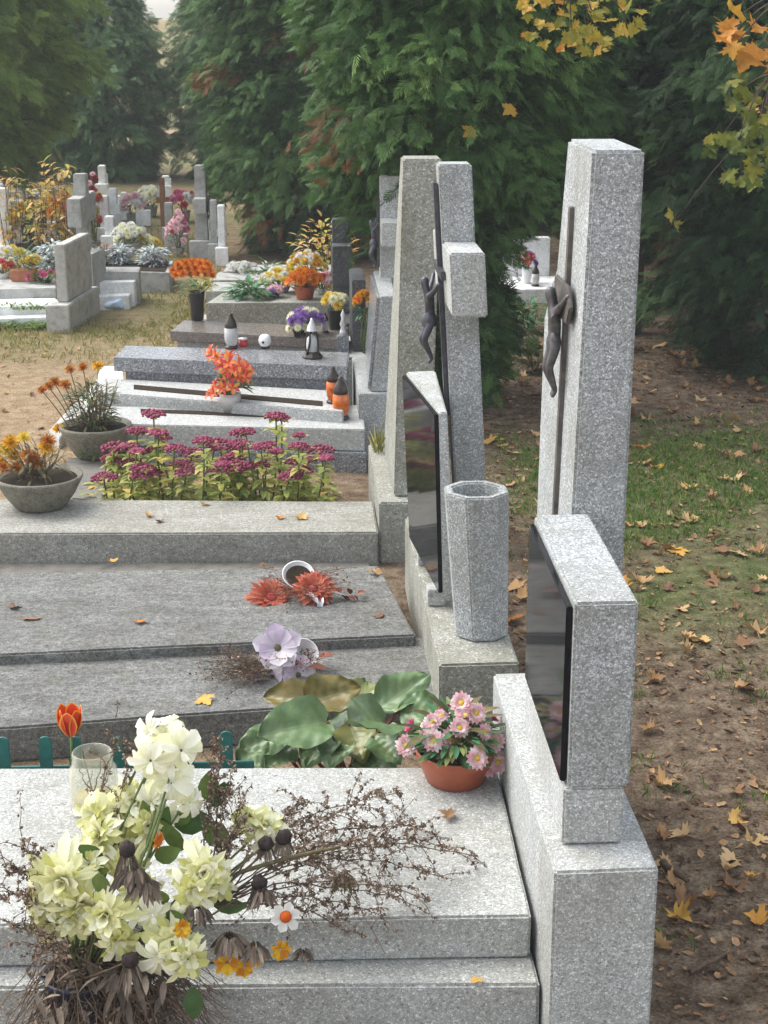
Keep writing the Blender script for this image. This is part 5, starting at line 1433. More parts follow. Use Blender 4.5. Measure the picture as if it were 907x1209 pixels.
# ---------- seventh grave
Z7 = 0.27
t = thing('grave_slab', 'mossy grey slab with terracotta pot and spreading plants', 'grave slab', (-0.2, 9.0, 0))
q = [xy(atz(243, 358, Z7)), xy(atz(392, 357, Z7)), xy(atz(392, 343, Z7)), xy(atz(262, 346, Z7))]
mb = MB(); mb.hexa(q, -0.02, Z7); part('slab', mb, M['terrazzo_mossy'], t, False, 0.004, False)
mb = MB(); mb.hexa([xy(atz(238, 377, 0.06)), xy(atz(395, 379, 0.06)), xy(atz(395, 372, 0.06)), xy(atz(241, 371, 0.06))], -0.02, 0.06); part('front_kerb', mb, M['concrete_pale'], t, False, 0.003, False)
vase_flowers(onz(360, 354, Z7), 'terracotta pot of orange chrysanthemums on the mossy slab', ['mum', 'orange_daisy'], 40, 0.085, 0.08, 0.034, 'terracotta', 0.075, 0.062, 101, 'leaf_green', 'flower_pot', 40)
vase_flowers(onz(380, 348, Z7), 'white and red flower bunch between terracotta pot and dark cross', ['white', 'red', 'white', 'pinkmum'], 26, 0.07, 0.09, 0.025, 'white_plastic', 0.03, 0.03, 104)
vase_flowers(onz(335, 345, Z7), 'yellow and white flower mound left of the terracotta pot', ['yellow', 'white', 'yellow', 'creammum'], 60, 0.13, 0.10, 0.024, 'black_plastic', 0.03, 0.04, 107, 'leaf_mint', 'flower_vase', 60)
vase_flowers(onz(362, 338, Z7), 'yellow flower mound behind the terracotta pot', ['yellow', 'white', 'marigold'], 60, 0.12, 0.14, 0.024, 'black_plastic', 0.05, 0.04, 110, 'leaf_mint', 'flower_vase', 60)
vase_flowers(onz(325, 352, Z7), 'small violet and pink flower patch on the mossy slab edge', ['pinkmum', 'purple', 'pinkmum'], 18, 0.07, 0.04, 0.02, 'black_plastic', 0.02, 0.03, 113, 'leaf_green', 'flower_vase', 40)
t = thing('garden_plant', 'spreading bright green plant at the left end of the mossy slab', 'plant', onz(296, 352, Z7))
leaf_mass(t, M['leaf_mint'], 160, (0, 0, 0), 0.15, 0.0, 0.09, 0.07, 0.025, 116)
t = thing('garden_plant', 'grey green leafy plant behind the spreading green plant', 'plant', onz(318, 340, Z7, 0.001, 0.1))
leaf_mass(t, M['leaf_silver'], 60, (0, 0, 0), 0.12, 0.0, 0.14, 0.05, 0.02, 117)
leaf_mass(t, M['leaf_green'], 90, (0, 0, 0), 0.16, 0.0, 0.14, 0.06, 0.022, 118, 'dark_leaves')
t = thing('autumn_shrub', 'orange yellow shrub glowing under the dark thuja beside the dark cross', 'shrub', (0.2, 10.2, 0))
leaf_mass(t, M['leaf_autumn'], 420, (0, 0, 0), 0.26, 0.05, 0.62, 0.05, 0.028, 119); stems(t, 14, (0, 0, 0), 0.2, 0.55, 0.004, M['twig'], 120)
for (x0, y0), (x1, y1), z, lab in (((243, 344), (280, 348), 0.14, 'low pale slab end, first beyond the mossy slab'), ((250, 331), (290, 333), 0.12, 'low pale slab end with white flowers, second beyond the mossy slab'), ((262, 322), (300, 322), 0.12, 'farthest low pale slab under the thuja edge')):
    a = atz(x0, y0, z); b = atz(x1, y1, z)
    t = thing('grave_slab', lab, 'grave slab', (a.x, a.y, 0))
    mb = MB(); mb.hexa([(a.x, a.y), (a.x + 0.75, a.y), (a.x + 0.77, a.y + 0.33), (a.x + 0.03, a.y + 0.36)], -0.02, z); part('slab', mb, M['concrete_far'], t, False, 0.004, False)
vase_flowers(onz(285, 322, 0.12), 'low white flower pot on the second pale slab end', ['white'], 24, 0.12, 0.04, 0.025, 'white_plastic', 0.02, 0.03, 123)

# ================================================================== LEFT ROW, BACKGROUND
h = thing('headstone', 'pale headstone seen from behind on a broad plinth at the path', 'headstone', (-1.36, 9.9, 0))
mb = MB(); mb.hexa([(-1.475, 9.55), (-1.335, 9.55), (-1.235, 10.25), (-1.375, 10.25)], -0.02, 0.165); part('plinth', mb, M['concrete_pale'], h, False, 0.006, False)
mb = MB(); mb.hexa([(-1.418, 9.66), (-1.352, 9.66), (-1.268, 10.2), (-1.334, 10.2)], 0.166, 0.51); part('tablet', mb, M['concrete_pale'], h, False, 0.006, False)
mb = MB(); mb.hexa([(-1.405, 10.58), (-1.325, 10.58), (-1.315, 10.66), (-1.395, 10.66)], -0.02, 0.835); part('cross_shaft', mb, M['concrete_far'], h, False, 0.005, False)
mb = MB(); mb.hexa([(-1.425, 10.36), (-1.335, 10.36), (-1.32, 10.578), (-1.41, 10.578)], 0.52, 0.70); part('cross_arm', mb, M['concrete_far'], h, False, 0.005, False)
mb = MB(); mb.hexa([(-1.405, 10.662), (-1.315, 10.662), (-1.30, 10.87), (-1.39, 10.87)], 0.52, 0.70); part('cross_arm', mb, M['concrete_far'], h, False, 0.005, False)
mb = MB(); mb.hexa([(-1.355, 10.3), (-1.27, 10.3), (-1.22, 10.56), (-1.30, 10.56)], -0.02, 0.36); part('rear_block', mb, M['concrete_far'], h, False, 0.005, False)


def flat_slab(label, px, z, zb=-0.02, mat='concrete_white', name='grave_slab', cat='grave slab'):
    q = [xy(atz(*p, z)) for p in px]
    t = thing(name, label, cat, (q[0][0], q[0][1], 0))
    mb = MB(); mb.hexa(q, zb, z); part('slab', mb, M[mat], t, False, 0.004, False)
    return t


flat_slab('whitewashed kerb slab at the left edge, nearest of the far row', [(-40, 378), (62, 374), (64, 369), (-40, 371)], 0.05)
flat_slab('pale flat slab in front of the orange planter box', [(-40, 364), (66, 360), (66, 352), (-40, 352)], 0.10)
flat_slab('grey kerb slab carrying the orange planter box', [(-40, 343), (66, 340), (66, 326), (-40, 328)], 0.16, -0.02, 'concrete_far')
flat_slab('white stepped slab at the path, nearest of the steps', [(112, 350), (152, 349), (165, 335), (112, 334)], 0.09)
flat_slab('white stepped slab, middle of the steps', [(112, 334), (158, 333), (166, 325), (112, 325)], 0.16)
flat_slab('grey slab behind the white steps', [(108, 322), (164, 321), (166, 315), (110, 315)], 0.21, -0.02, 'concrete_far')
flat_slab('small flat pale stone beside the white steps', [(150, 332), (178, 330), (172, 326), (152, 327)], 0.04)

t = thing('planter_box', 'rectangular orange clay planter box with reeds and yellow flowers', 'planter', onz(27, 333, 0.16, 0.001, 0.06))
mb = MB(); mb.hexa([(-0.075, -0.045), (0.075, -0.045), (0.075, 0.045), (-0.075, 0.045)], 0, 0.07, None, [(-0.085, -0.05), (0.085, -0.05), (0.085, 0.05), (-0.085, 0.05)]); part('box', mb, M['clay'], t, False, 0.004)
leaf_mass(t, M['leaf_olive'], 40, (0, 0, 0.07), 0.07, 0, 0.1, 0.11, 0.009, 131, 'dry_reeds'); leaf_mass(t, M['leaf_mint'], 30, (0, 0.02, 0.07), 0.06, 0, 0.14, 0.12, 0.012, 132, 'green_reeds')
flower_dome(t, ['yellow', 'yellow', 'creammum'], 14, (0.05, 0.02, 0.1), 0.08, 0.05, 0.028, 133, centre=False)


def dusty(label, loc, r, h_, seed, name='dusty_miller', extra=None):
    t = thing(name, label, 'plant', loc)
    leaf_mass(t, M['leaf_silver'], 420, (0, 0, 0), r, 0.0, h_, r * 0.36, r * 0.15, seed)
    stems(t, 8, (0, 0, 0), r * 0.6, h_ * 0.8, 0.005, M['leaf_olive'], seed + 1)
    if extra: flower_dome(t, extra, 8, (0, 0, 0), r * 0.8, h_ * 0.6, 0.03, seed + 2, centre=False)
    return t


dusty('silver leaved plant left of the pale headstone', onz(62, 322, 0.16, 0, 0.12), 0.13, 0.20, 141)
t = thing('plant_bed', 'raised grey planting box holding the silver leaved plants', 'plant bed', (-1.05, 11.9, 0))
q = [xy(atz(112, 320, 0.14)), xy(atz(200, 322, 0.14)), xy(atz(205, 308, 0.14)), xy(atz(118, 308, 0.14))]
mb = MB(); mb.hexa(q, -0.02, 0.14); part('kerb', mb, M['concrete_far'], t, False, 0.004, False)
mb = MB(); mb.hexa([(q[0][0] + 0.03, q[0][1] + 0.03), (q[1][0] - 0.03, q[1][1] + 0.03), (q[2][0] - 0.03, q[2][1] - 0.03), (q[3][0] + 0.03, q[3][1] - 0.03)], 0.10, 0.146); part('soil', mb, M['soil'], t, False, 0, False)
dusty('round silver leaved plant at the left of the raised box', onz(141, 312, 0.145, 0, 0.05), 0.11, 0.13, 144)
dusty('round silver leaved plant at the right of the raised box', onz(181, 314, 0.145, 0, 0.05), 0.12, 0.13, 147, extra=['pinkmum'])
dusty('low silver leaved plant peeping out beside the pale headstone', onz(113, 314, 0.145, 0, 0.05), 0.07, 0.12, 150)
t = thing('garden_plant', 'brownish pink heather between the silver leaved plants', 'plant', onz(124, 312, 0.145, 0, 0.1))
leaf_mass(t, M['red_flake'], 90, (0, 0, 0), 0.08, 0, 0.14, 0.05, 0.012, 153); leaf_mass(t, M['leaf_olive'], 60, (0, 0, 0), 0.08, 0, 0.12, 0.05, 0.012, 154, 'foliage')
vase_flowers(onz(152, 303, 0.14, 0.0, 0.1), 'pot of white flowers with green leaves behind the silver plants', ['white', 'white', 'creammum'], 36, 0.13, 0.12, 0.034, 'concrete_far', 0.09, 0.09, 156, 'leaf_green', 'flower_pot', 50, 'flower pot')
vase_flowers(onz(174, 303, 0.12, 0.0, 0.1), 'low yellow flower mound right of the white potted flowers', ['yellow', 'creammum'], 22, 0.09, 0.08, 0.03, 'concrete_far', 0.05, 0.05, 159, 'sedum_leaf')
vase_flowers(onz(210, 302, 0.02, 0.0, 0.1), 'pink and red flower bush left of the tall grey cross', ['pinkmum', 'red', 'hotpink', 'pinkmum'], 46, 0.10, 0.26, 0.03, 'concrete_far', 0.05, 0.05, 162, 'leaf_green', 'flower_vase', 60)
t = thing('litter_bag', 'crumpled pale blue plastic bag lying on the grass by the white steps', 'bag', onz(136, 366, 0.0, 0.0, 0.06))
mb = MB(); mb.ball((0, 0, 0.035), 0.085, 20, 12, 0.48)
for v_ in mb.v:
    v_ += noise.noise_vector(v_ * 22) * 0.02; v_.z = max(v_.z, 0.0); v_.x *= 1.05
part('bag', mb, M['bag'], t, True)


def far_cross(label, px, pybot, pytop, y, wpx, arm=None, armw=1.8, mat='concrete_white', dep=0.09, taper=0.0, cat='cross', name='stone_cross', plinth=True):
    b = aty(px, pytop, y); w = wpx * y / FPX * 1.05 / 2; ztop = b.z
    t = thing(name, label, cat, (b.x, y, 0))
    mb = MB(); mb.hexa([(-w, -dep / 2), (w, -dep / 2), (w, dep / 2), (-w, dep / 2)], 0.0, ztop, None, [(-w + taper, -dep / 2), (w - taper, -dep / 2), (w - taper, dep / 2), (-w + taper, dep / 2)])
    part('shaft', mb, M[mat], t, False, 0.006)
    if arm is not None:
        za = aty(px, arm, y).z; ah = w * 1.05
        for s in (-1, 1):
            mb = MB(); x0, x1 = sorted((s * (w + 0.001), s * w * armw)); mb.box(x0, x1, -dep / 2, dep / 2, za - ah, za + ah); part('arm', mb, M[mat], t, False, 0.005)
            mb = MB(); y0, y1 = sorted((s * (dep / 2 + 0.001), s * (dep / 2 + 0.16))); mb.box(-w * 0.9, w * 0.9, y0, y1, za - ah, za + ah)
            if armw < 1.3: part('arm', mb, M[mat], t, False, 0.005)
    if plinth:
        mb = MB(); mb.box(-w * 1.8, w * 1.8, -dep * 1.2, -dep / 2 - 0.002, 0, 0.14); part('plinth', mb, M[mat], t, False, 0.005)
    return t


far_cross('tall grey tapering pillar cross at the end of the grassy path', 236, 310, 195, 12.6, 15, 240, 1.12, 'concrete_far', 0.12, 0.012)
far_cross('white marble cross right behind the tall grey pillar', 243, 310, 232, 13.3, 8, 255, 1.3, 'concrete_white')
far_cross('slim grey cross under the thuja, left of a pair', 252, 315, 236, 12.4, 8, 268, 1.4, 'concrete_far')
far_cross('slim pale cross under the thuja, right of a pair', 261, 318, 242, 12.2, 8, 275, 1.3, 'concrete_white')
far_cross('thin brown wooden cross standing alone before the far thujas', 191, 290, 210, 13.6, 6, 236, 2.3, 'wood_brown', 0.04, 0, plinth=False)
far_cross('grey headstone pillar right of the wooden cross', 199, 288, 239, 13.4, 9, None, 1, 'concrete_far')
far_cross('short white headstone left of the wooden cross', 170, 285, 249, 14.6, 9, None, 1, 'concrete_white')
far_cross('broad white pillar, leftmost of the far white group', 123, 288, 231, 13.4, 11, None, 1, 'concrete_white', 0.12, 0.01)
far_cross('tall narrow white pillar in the middle of the far white group', 133, 288, 222, 14.4, 9, 245, 1.6, 'concrete_white')
far_cross('thin white cross at the right of the far white group', 146, 288, 227, 15.0, 6, 245, 1.7, 'concrete_white')
far_cross('low white block in front of the far white group', 129, 300, 255, 12.9, 10, None, 1, 'concrete_white')
far_cross('white slim post beside the far white group', 140, 288, 231, 15.2, 5, None, 1, 'concrete_white')
far_cross('grey white cross at the left edge behind the shrubs', 3, 320, 222, 12.4, 12, 240, 1.5, 'concrete_white')
far_cross('violet grey headstone block behind the autumn shrubs', 20, 320, 236, 13.2, 13, None, 1, 'concrete_far', 0.15)
far_cross('dark slate headstone behind the autumn shrubs', 32, 310, 256, 12.6, 11, None, 1, 'granite_dark', 0.15)
far_cross('dark narrow gravestone between the autumn shrubs', 48, 310, 246, 12.3, 9, None, 1, 'granite_dark', 0.12)
far_cross('grey stone tablet with flowers left of the pale headstone', 59, 300, 262, 12.9, 14, None, 1, 'concrete_far', 0.1)
far_cross('pale cream tablet right of the wooden cross', 208, 300, 262, 13.0, 14, None, 1, 'concrete_pale', 0.1)


random.seed(410)
FGS = 'small pale gravestones crowding the far left field'
for i in range(11):
    px = random.uniform(-5, 225); y = random.uniform(13.6, 17.0)
    if 150 < px < 215 and y < 15: continue
    gz = proj((aty(px, 300, y).x, y, 0))[1]
    far_cross('small pale gravestone or cross crowded among flowers in the far left field', px, gz, gz - random.uniform(18, 40), y, random.uniform(5, 9), (gz - 20) if i % 3 == 0 else None, random.choice((1.0, 1.5)), random.choice(('concrete_white', 'concrete_white', 'concrete_far', 'concrete_pale')), random.uniform(0.07, 0.12))['group'] = FGS


def autumn(label, px, pytop, y, r, seed, n_=220, mat='leaf_autumn', name='autumn_shrub', L_=0.068):
    b = aty(px, pytop, y)
    t = thing(name, label, 'shrub', (b.x, y, 0)); random.seed(seed)
    mb = MB(); lf = MB(); tips = []
    for i in range(9):
        a = i * 2.4; k = r * math.sqrt((i + 0.4) / 9)
        tops = V((k * math.cos(a), k * math.sin(a), b.z * (1 - 0.35 * k / r * random.random())))
        pts = bend_path((k * 0.3 * math.cos(a), k * 0.3 * math.sin(a), 0), tops, 0, 0.02, 9, 0.006); mb.tube(pts, 0.0036, 0.0016, 5); tips.append(pts)
    for i in range(int(n_ * 0.7)):
        pts = random.choice(tips); j = random.uniform(2.5, 9); p = pts[int(j)].lerp(pts[min(int(j) + 1, 9)], j % 1)
        an = random.uniform(0, 6.28); leaf(lf, p, V((math.cos(an), math.sin(an), random.uniform(-.4, .5))), L_ * random.uniform(.6, 1.3), L_ * 0.42, V((0, 0, 1)), 0.25, -0.4)
    part('stems', mb, M['twig'], t, True); part('leaves', lf, M[mat], t, True)
    return t


autumn('tall yellow leaved shrub left of the stone cross, its tip orange', 70, 180, 12.0, 0.10, 161, 170)
autumn('tall loose shrub with cream and yellow leaves before the far thujas', 48, 190, 12.1, 0.15, 162, 240)
autumn('half bare pale shrub at the left edge', 7, 192, 12.3, 0.14, 163, 170, 'leaf_autumn')
autumn('green tinged sparse shrub between the two tall yellow shrubs', 30, 214, 12.5, 0.10, 164, 110, 'sedum_leaf')
vase_flowers(onz(68, 299, 0.0, 0.0, 0.4), 'dense orange chrysanthemum bush left of the stone cross', ['mum', 'marigold', 'mum'], 70, 0.16, 0.36, 0.035, 'concrete_far', 0.05, 0.06, 171, 'leaf_autumn', 'flower_vase', 90, 'bush')
vase_flowers(onz(56, 296, 0.0, 0.0, 0.3), 'bright yellow lily spray beside the orange chrysanthemum bush', ['yellow'], 22, 0.09, 0.36, 0.04, 'concrete_far', 0.05, 0.05, 174, 'leaf_autumn')
vase_flowers(onz(17, 300, 0.0, 0.0, 0.3), 'yellow and orange flower bush at the left edge', ['yellow', 'marigold'], 46, 0.13, 0.30, 0.035, 'concrete_far', 0.05, 0.06, 177, 'leaf_autumn', 'flower_vase', 60, 'bush')
vase_flowers(onz(106, 300, 0.0, 0.0, 0.4), 'red and orange flower column right of the stone cross', ['red', 'pinkmum', 'mum'], 40, 0.075, 0.50, 0.032, 'concrete_far', 0.05, 0.05, 180, 'leaf_autumn', 'flower_vase', 60, 'bush')
vase_flowers(onz(3, 330, 0.16, 0.0, 0.08), 'low red flower bunch at the left edge of the grey kerb', ['red', 'mum', 'white'], 20, 0.08, 0.08, 0.028, 'white_plastic', 0.03, 0.04, 183)
vase_flowers(onz(52, 336, 0.16, 0.0, 0.08), 'dark green bunch with one magenta flower beside the planter box', ['hotpink'], 5, 0.10, 0.05, 0.03, 'black_plastic', 0.02, 0.04, 186, 'leaf_green', 'flower_vase', 90)
vase_flowers(onz(10, 318, 0.16, 0.0, 0.1), 'pale grey green flower mound behind the orange planter box', ['white', 'creammum', 'yellow'], 30, 0.15, 0.10, 0.03, 'white_plastic', 0.03, 0.04, 189, 'leaf_silver', 'flower_vase', 70)
t = thing('weed_patch', 'green weeds growing along the whitewashed kerb at the left edge', 'plant', onz(25, 388, 0.0, 0, 0))
mb = MB(); random.seed(191)
for i in range(420):
    an = random.uniform(0, 6.28); x = random.uniform(-0.35, 0.3)
    leaf(mb, (x, random.uniform(-0.06, 0.1), 0), V((math.cos(an) * 0.6, math.sin(an) * 0.6, random.uniform(0.2, 1))), random.uniform(0.03, 0.09), 0.012, V((0, 0, 1)), 0.2, -0.4)
o = part('blades', mb, M['grass'], t); o['kind'] = 'stuff'
t = thing('weed_patch', 'thin weeds growing on the pale flat slab before the planter box', 'plant', onz(10, 366, 0.08, 0, 0.03))
mb = MB()
for i in range(200):
    an = random.uniform(0, 6.28); x = random.uniform(-0.25, 0.25)
    leaf(mb, (x, random.uniform(-0.05, 0.05), 0), V((math.cos(an) * 0.6, math.sin(an) * 0.6, random.uniform(0.2, 1))), random.uniform(0.03, 0.08), 0.012, V((0, 0, 1)), 0.2, -0.4)
o = part('blades', mb, M['grass'], t); o['kind'] = 'stuff'

random.seed(420)
for i, (px, y, keys, lab) in enumerate(((112, 14.2, ['yellow', 'white'], 'far yellow and white flower pot under the white pillars'), (160, 14.6, ['pinkmum', 'white'], 'far pink flower pot right of the white pillars'), (88, 14.0, ['mum', 'yellow'], 'far orange flower pot behind the stone cross'),
                                    (38, 14.3, ['red', 'mum'], 'far red flower pot behind the autumn shrubs'), (180, 15.2, ['white', 'creammum'], 'far cream flower pot left of the wooden cross'), (218, 14.8, ['hotpink', 'red', 'white'], 'far magenta flower pot left of the tall grey pillar'))):
    vase_flowers((aty(px, 300, y).x, y, 0.0), lab, keys, 26, 0.12, 0.16, 0.045, 'concrete_far', 0.10, 0.07, 430 + 3 * i, 'leaf_green', 'flower_pot', 40, 'flower pot')

# grave seen through the gap on the right
t = thing('headstone', 'white grave seen through the gap between the thujas', 'headstone', (1.62, 10.4, 0))
mb = MB(); mb.box(-0.28, 0.30, -0.05, 0.5, -0.02, 0.10); part('slab', mb, M['concrete_white'], t, False, 0.005)
mb = MB(); mb.box(-0.18, 0.14, 0.502, 0.58, -0.02, 0.36); part('tablet', mb, M['concrete_white'], t, False, 0.005)
vase_flowers((1.56, 10.6, 0.101), 'magenta and coral flowers on the white grave in the gap', ['hotpink', 'pinkmum', 'purple', 'coral'], 20, 0.06, 0.10, 0.03, 'white_plastic', 0.10, 0.035, 201, centre=False)
lantern((1.60, 10.48, 0.101), 0.7, 'white lantern with dark trim on the white grave in the gap', M['milk_glass'])
t = thing('headstone', 'bright white stone far behind the dark thuja trunks', 'headstone', (2.62, 13.2, 0))
mb = MB(); mb.box(-0.2, 0.2, 0, 0.1, -0.02, 0.55); part('tablet', mb, M['concrete_white'], t, False, 0.005)
mb = MB(); mb.box(-0.3, 0.3, -0.6, -0.002, -0.02, 0.2); part('slab', mb, M['concrete_white'], t, False, 0.005)
for (x, y, r, hh, lab, sd) in ((1.42, 9.5, 0.20, 0.20, 'leafy green bush in the gap before the white grave', 211), (1.30, 8.3, 0.15, 0.18, 'low bush at the foot of the drooping thuja', 212), (1.78, 8.9, 0.14, 0.16, 'small weedy bush at the bare trunk', 213)):
    t = thing('low_bush', lab, 'bush', (x, y, 0)); leaf_mass(t, M['leaf_mint'] if sd == 211 else M['leaf_olive'], 260, (0, 0, 0), r, 0, hh, 0.05, 0.02, sd); stems(t, 10, (0, 0, 0), r * .7, hh * .8, 0.004, M['twig'], sd + 1)

# stump at the foot of the tall pillar and clod by the plinth
t = thing('soil_clod', 'dark lump of soil and roots at the back corner of the nearest headstone', 'soil', (0.95, 4.75, 0))
mb = MB(); mb.ball((0, 0, 0.02), 0.11, 16, 10, 0.6)
for v_ in mb.v: v_ += noise.noise_vector(v_ * 16) * 0.045
part('clod', mb, M['concrete_dark'], t, True)

# ================================================================== FALLEN LEAVES, LITTER, GRASS
fall = []
for i in range(6):
    random.seed(300 + i); mb = MB(); maple_leaf(mb, None, 1.0, (0.2, 0.3, 0.4, 0.5, 0.62, 0.8)[i]); fall.append(mb.mesh('fallen_leaf', M['fallen'], True))


def drop(loc, s, label, group=None, tilt=0.2):
    o = link('fallen_leaf', random.choice(fall if group else fall[:3])); place(o, loc, V((random.gauss(0, tilt), random.gauss(0, tilt), 1)), s)
    return tag(o, label, 'leaf', group)


random.seed(77)
for px, py, z, s, lab in ((12, 719, .14, .036, 'pale curled leaf at the left edge of the grey lid'), (36, 733, .14, .046, 'orange brown maple leaf on the left part of the grey lid'), (166, 734, .14, .032, 'small tan leaf on the middle of the grey lid'),
                          (448, 679, .143, .04, 'tan maple leaf at the far right corner of the grey lid'), (452, 728, .14, .034, 'tan leaf at the near right corner of the grey lid'), (314, 669, .143, .026, 'tiny yellow leaf behind the tipped cup'),
                          (135, 664, .143, .028, 'orange leaf in the joint below the buff slab'), (238, 825, .105, .044, 'dry orange leaf beside the brown dried sprigs'), (241, 597, .122, .034, 'bright orange leaf on the buff slab'),
                          (190, 617, .122, .03, 'brown leaf at the edge of the buff slab'), (173, 610, .122, .03, 'pinkish brown leaf on the buff slab'), (352, 611, .122, .042, 'tan leaf at the right end of the buff slab'), (330, 611, .122, .028, 'pale leaf scrap left of the tan leaf on the buff slab')):
    w = atz(px, py, z); drop((w.x, w.y, z + 0.004), s, lab, None, 0.12)
random.seed(78)
cnt = 0
LG = 'fallen maple leaves on the soil right of the row'
LL = 'dry maple leaf lying on the soil or grass right of the headstones'
tries = 0
while cnt < 225 and tries < 9000:
    tries += 1
    y = 2.2 + 6.8 * random.random() ** 0.85; x = random.uniform(0.6, 2.9)
    if tries % 4 == 0: y = random.uniform(2.3, 3.7); x = random.uniform(0.68, 1.5)
    dens = 0.45 + 0.75 * noise.noise(V((x * 1.6, y * 1.1, 4.0))) + (0.45 if y > 4.3 else 0.12)
    if random.random() > dens: continue
    if x < 0.72 and y < 3.7: continue
    if x < 0.62: continue
    z = ground_z(x, y)
    if not in_view((x, y, z), 4): continue
    drop((x, y, z + 0.008), random.uniform(0.028, 0.05) * (1.3 if y > 4.2 else 1.0), LL, LG, 0.2); cnt += 1
for px, py, s in ((870, 818, 0.062), (810, 992, 0.05), (805, 755, 0.05), (850, 652, 0.06), (790, 608, 0.055), (900, 655, 0.06), (758, 645, 0.06), (835, 592, 0.05), (612, 707, 0.05), (860, 688, 0.05), (735, 1000, 0.03), (815, 776, .045), (770, 870, 0.04)):
    w = atz(px, py, 0.0); w.z = ground_z(w.x, w.y)
    drop((w.x, w.y, w.z + 0.014), s, LL, LG, 0.22)
random.seed(79)
PG = 'fallen leaves on the sandy path'
for i in range(60):
    y = random.uniform(6.6, 9.5); x = random.uniform(-2.0, -0.75)
    if in_view((x, y, 0), 4) and x < -0.62 - 0.05 * y:
        drop((x, y, ground_z(x, y) + 0.006), random.uniform(0.018, 0.032), 'small brown leaf lying on the sandy path at the left', PG, 0.25)

for (pa_, pb_, r_, lab) in (((815, 1150), (868, 1120), 0.006, 'grey broken stick lying on the soil near the lower right corner'), ((783, 1022), (812, 1046), 0.010, 'short thick brown stick close to the plinth corner'), ((760, 905), (800, 915), 0.003, 'thin dry twig on the soil right of the plinth')):
    a = atz(*pa_, 0); b = atz(*pb_, 0); a.z = ground_z(a.x, a.y) + r_; b.z = ground_z(b.x, b.y) + r_ * 1.4
    mb = MB(); mb.tube(bend_path(a, b, 0.004, 0.008, 7, 0.003), r_, r_ * 0.6, 7)
    tag(link('stick', mb.mesh('stick', M['twig'], True)), lab, 'stick')

# small crumbled bits
random.seed(80)
mb = MB()
for i in range(30000):
    y = 2.1 + 7.5 * random.random() ** 1.2; x = random.uniform(0.55, 3.0)
    if noise.noise(V((x * 2.1, y * 1.7, 9))) + random.random() < 0.25: continue
    if x < 0.70 and y < 3.65: continue
    z = ground_z(x, y) + 0.004; s = 0.003 + 0.015 * random.random() ** 2.2; a = random.uniform(0, 6.28); q_ = random.uniform(0.15, 0.8); c = V((x, y, z)); tz = random.uniform(-.5, .5)
    d = V((math.cos(a), math.sin(a), tz)); e = V((-math.sin(a), math.cos(a), random.uniform(-.4, .4)))
    pp_ = []
    for k_ in range(6):
        w_ = k_ * PI / 3; rr_ = s * random.uniform(0.55, 1.15); pp_.append(c + d * (rr_ * math.cos(w_)) + e * (rr_ * q_ * math.sin(w_)) + V((0, 0, random.uniform(0, 0.35) * s)))
    mb.add(pp_ + [c + V((0, 0, -0.2 * s))], [(k_, (k_ + 1) % 6, 6) for k_ in range(6)], None, random.random())
for i in range(1800):
    y = random.uniform(6.3, 12); x = random.uniform(-2.2, -0.6)
    c = V((x, y, ground_z(x, y) + 0.004)); s = random.uniform(0.004, 0.012); a = random.uniform(0, 6.28)
    d = V((math.cos(a), math.sin(a), 0)) * s; e = V((-math.sin(a), math.cos(a), .3)) * s * 0.5
    mb.add([c - d, c + e, c + d, c - e], [(0, 1, 2, 3)])
o = link('leaf_litter', mb.mesh('leaf_litter', M['litter'])); o['kind'] = 'stuff'; o['label'] = 'crumbled leaf litter strewn over the soil'


def grass(name, label, n_, region, dens, hgt, wid, mat, seed):
    rg = np.random.default_rng(seed); out = []
    random.seed(seed)
    k = 0
    while k < n_:
        x = rg.uniform(region[0], region[1]); y = rg.uniform(region[2], region[3])
        if rg.random() > dens(x, y): k += 1; continue
        z = ground_z(x, y) - 0.003
        for b in range(4):
            a = rg.uniform(0, 6.28); h_ = hgt * rg.uniform(0.5, 1.3); w = wid * rg.uniform(0.7, 1.3); l_ = rg.uniform(0.1, 0.9) * h_
            bx, by = x + rg.normal(0, 0.012), y + rg.normal(0, 0.012); ca, sa = math.cos(a), math.sin(a)
            out.append([(bx - sa * w, by + ca * w, z), (bx + sa * w, by - ca * w, z), (bx + sa * w * .6 + ca * l_ * .4, by - ca * w * .6 + sa * l_ * .4, z + h_ * .6), (bx + ca * l_, by + sa * l_, z + h_ * .9)])
        k += 1
    o = link(name, quads_mesh(name, np.array(out), mat)); o['kind'] = 'stuff'; o['label'] = label
    return o


def d_right(x, y):
    e = smooth(0.7, 1.1, x) * smooth(4.1, 5.0, y) * (1 - smooth(6.6, 7.4, y))
    return e * smooth(-0.3, 0.2, noise.noise(V((x * 1.5, y * 1.5, 1.2)))) + 0.16 * smooth(0.1, 0.4, noise.noise(V((x * 2.5, y * 2.5, 3.2)))) * (x > 0.72)


grass('grass', 'short green grass growing right of the headstones', 22000, (0.7, 3.2, 2.2, 7.4), d_right, 0.032, 0.0016, M['grass'], 5)
grass('grass', 'thin yellowish grass along the path at the left', 12000, (-3.2, -0.55, 8.3, 14.5), lambda x, y: smooth(8.3, 9.6, y) * smooth(-0.35, 0.2, noise.noise(V((x * 1.4, y * 1.1, 7)))) * (1 - 0.6 * smooth(12.5, 14.5, y)), 0.035, 0.0022, M['grass_dry'], 6)

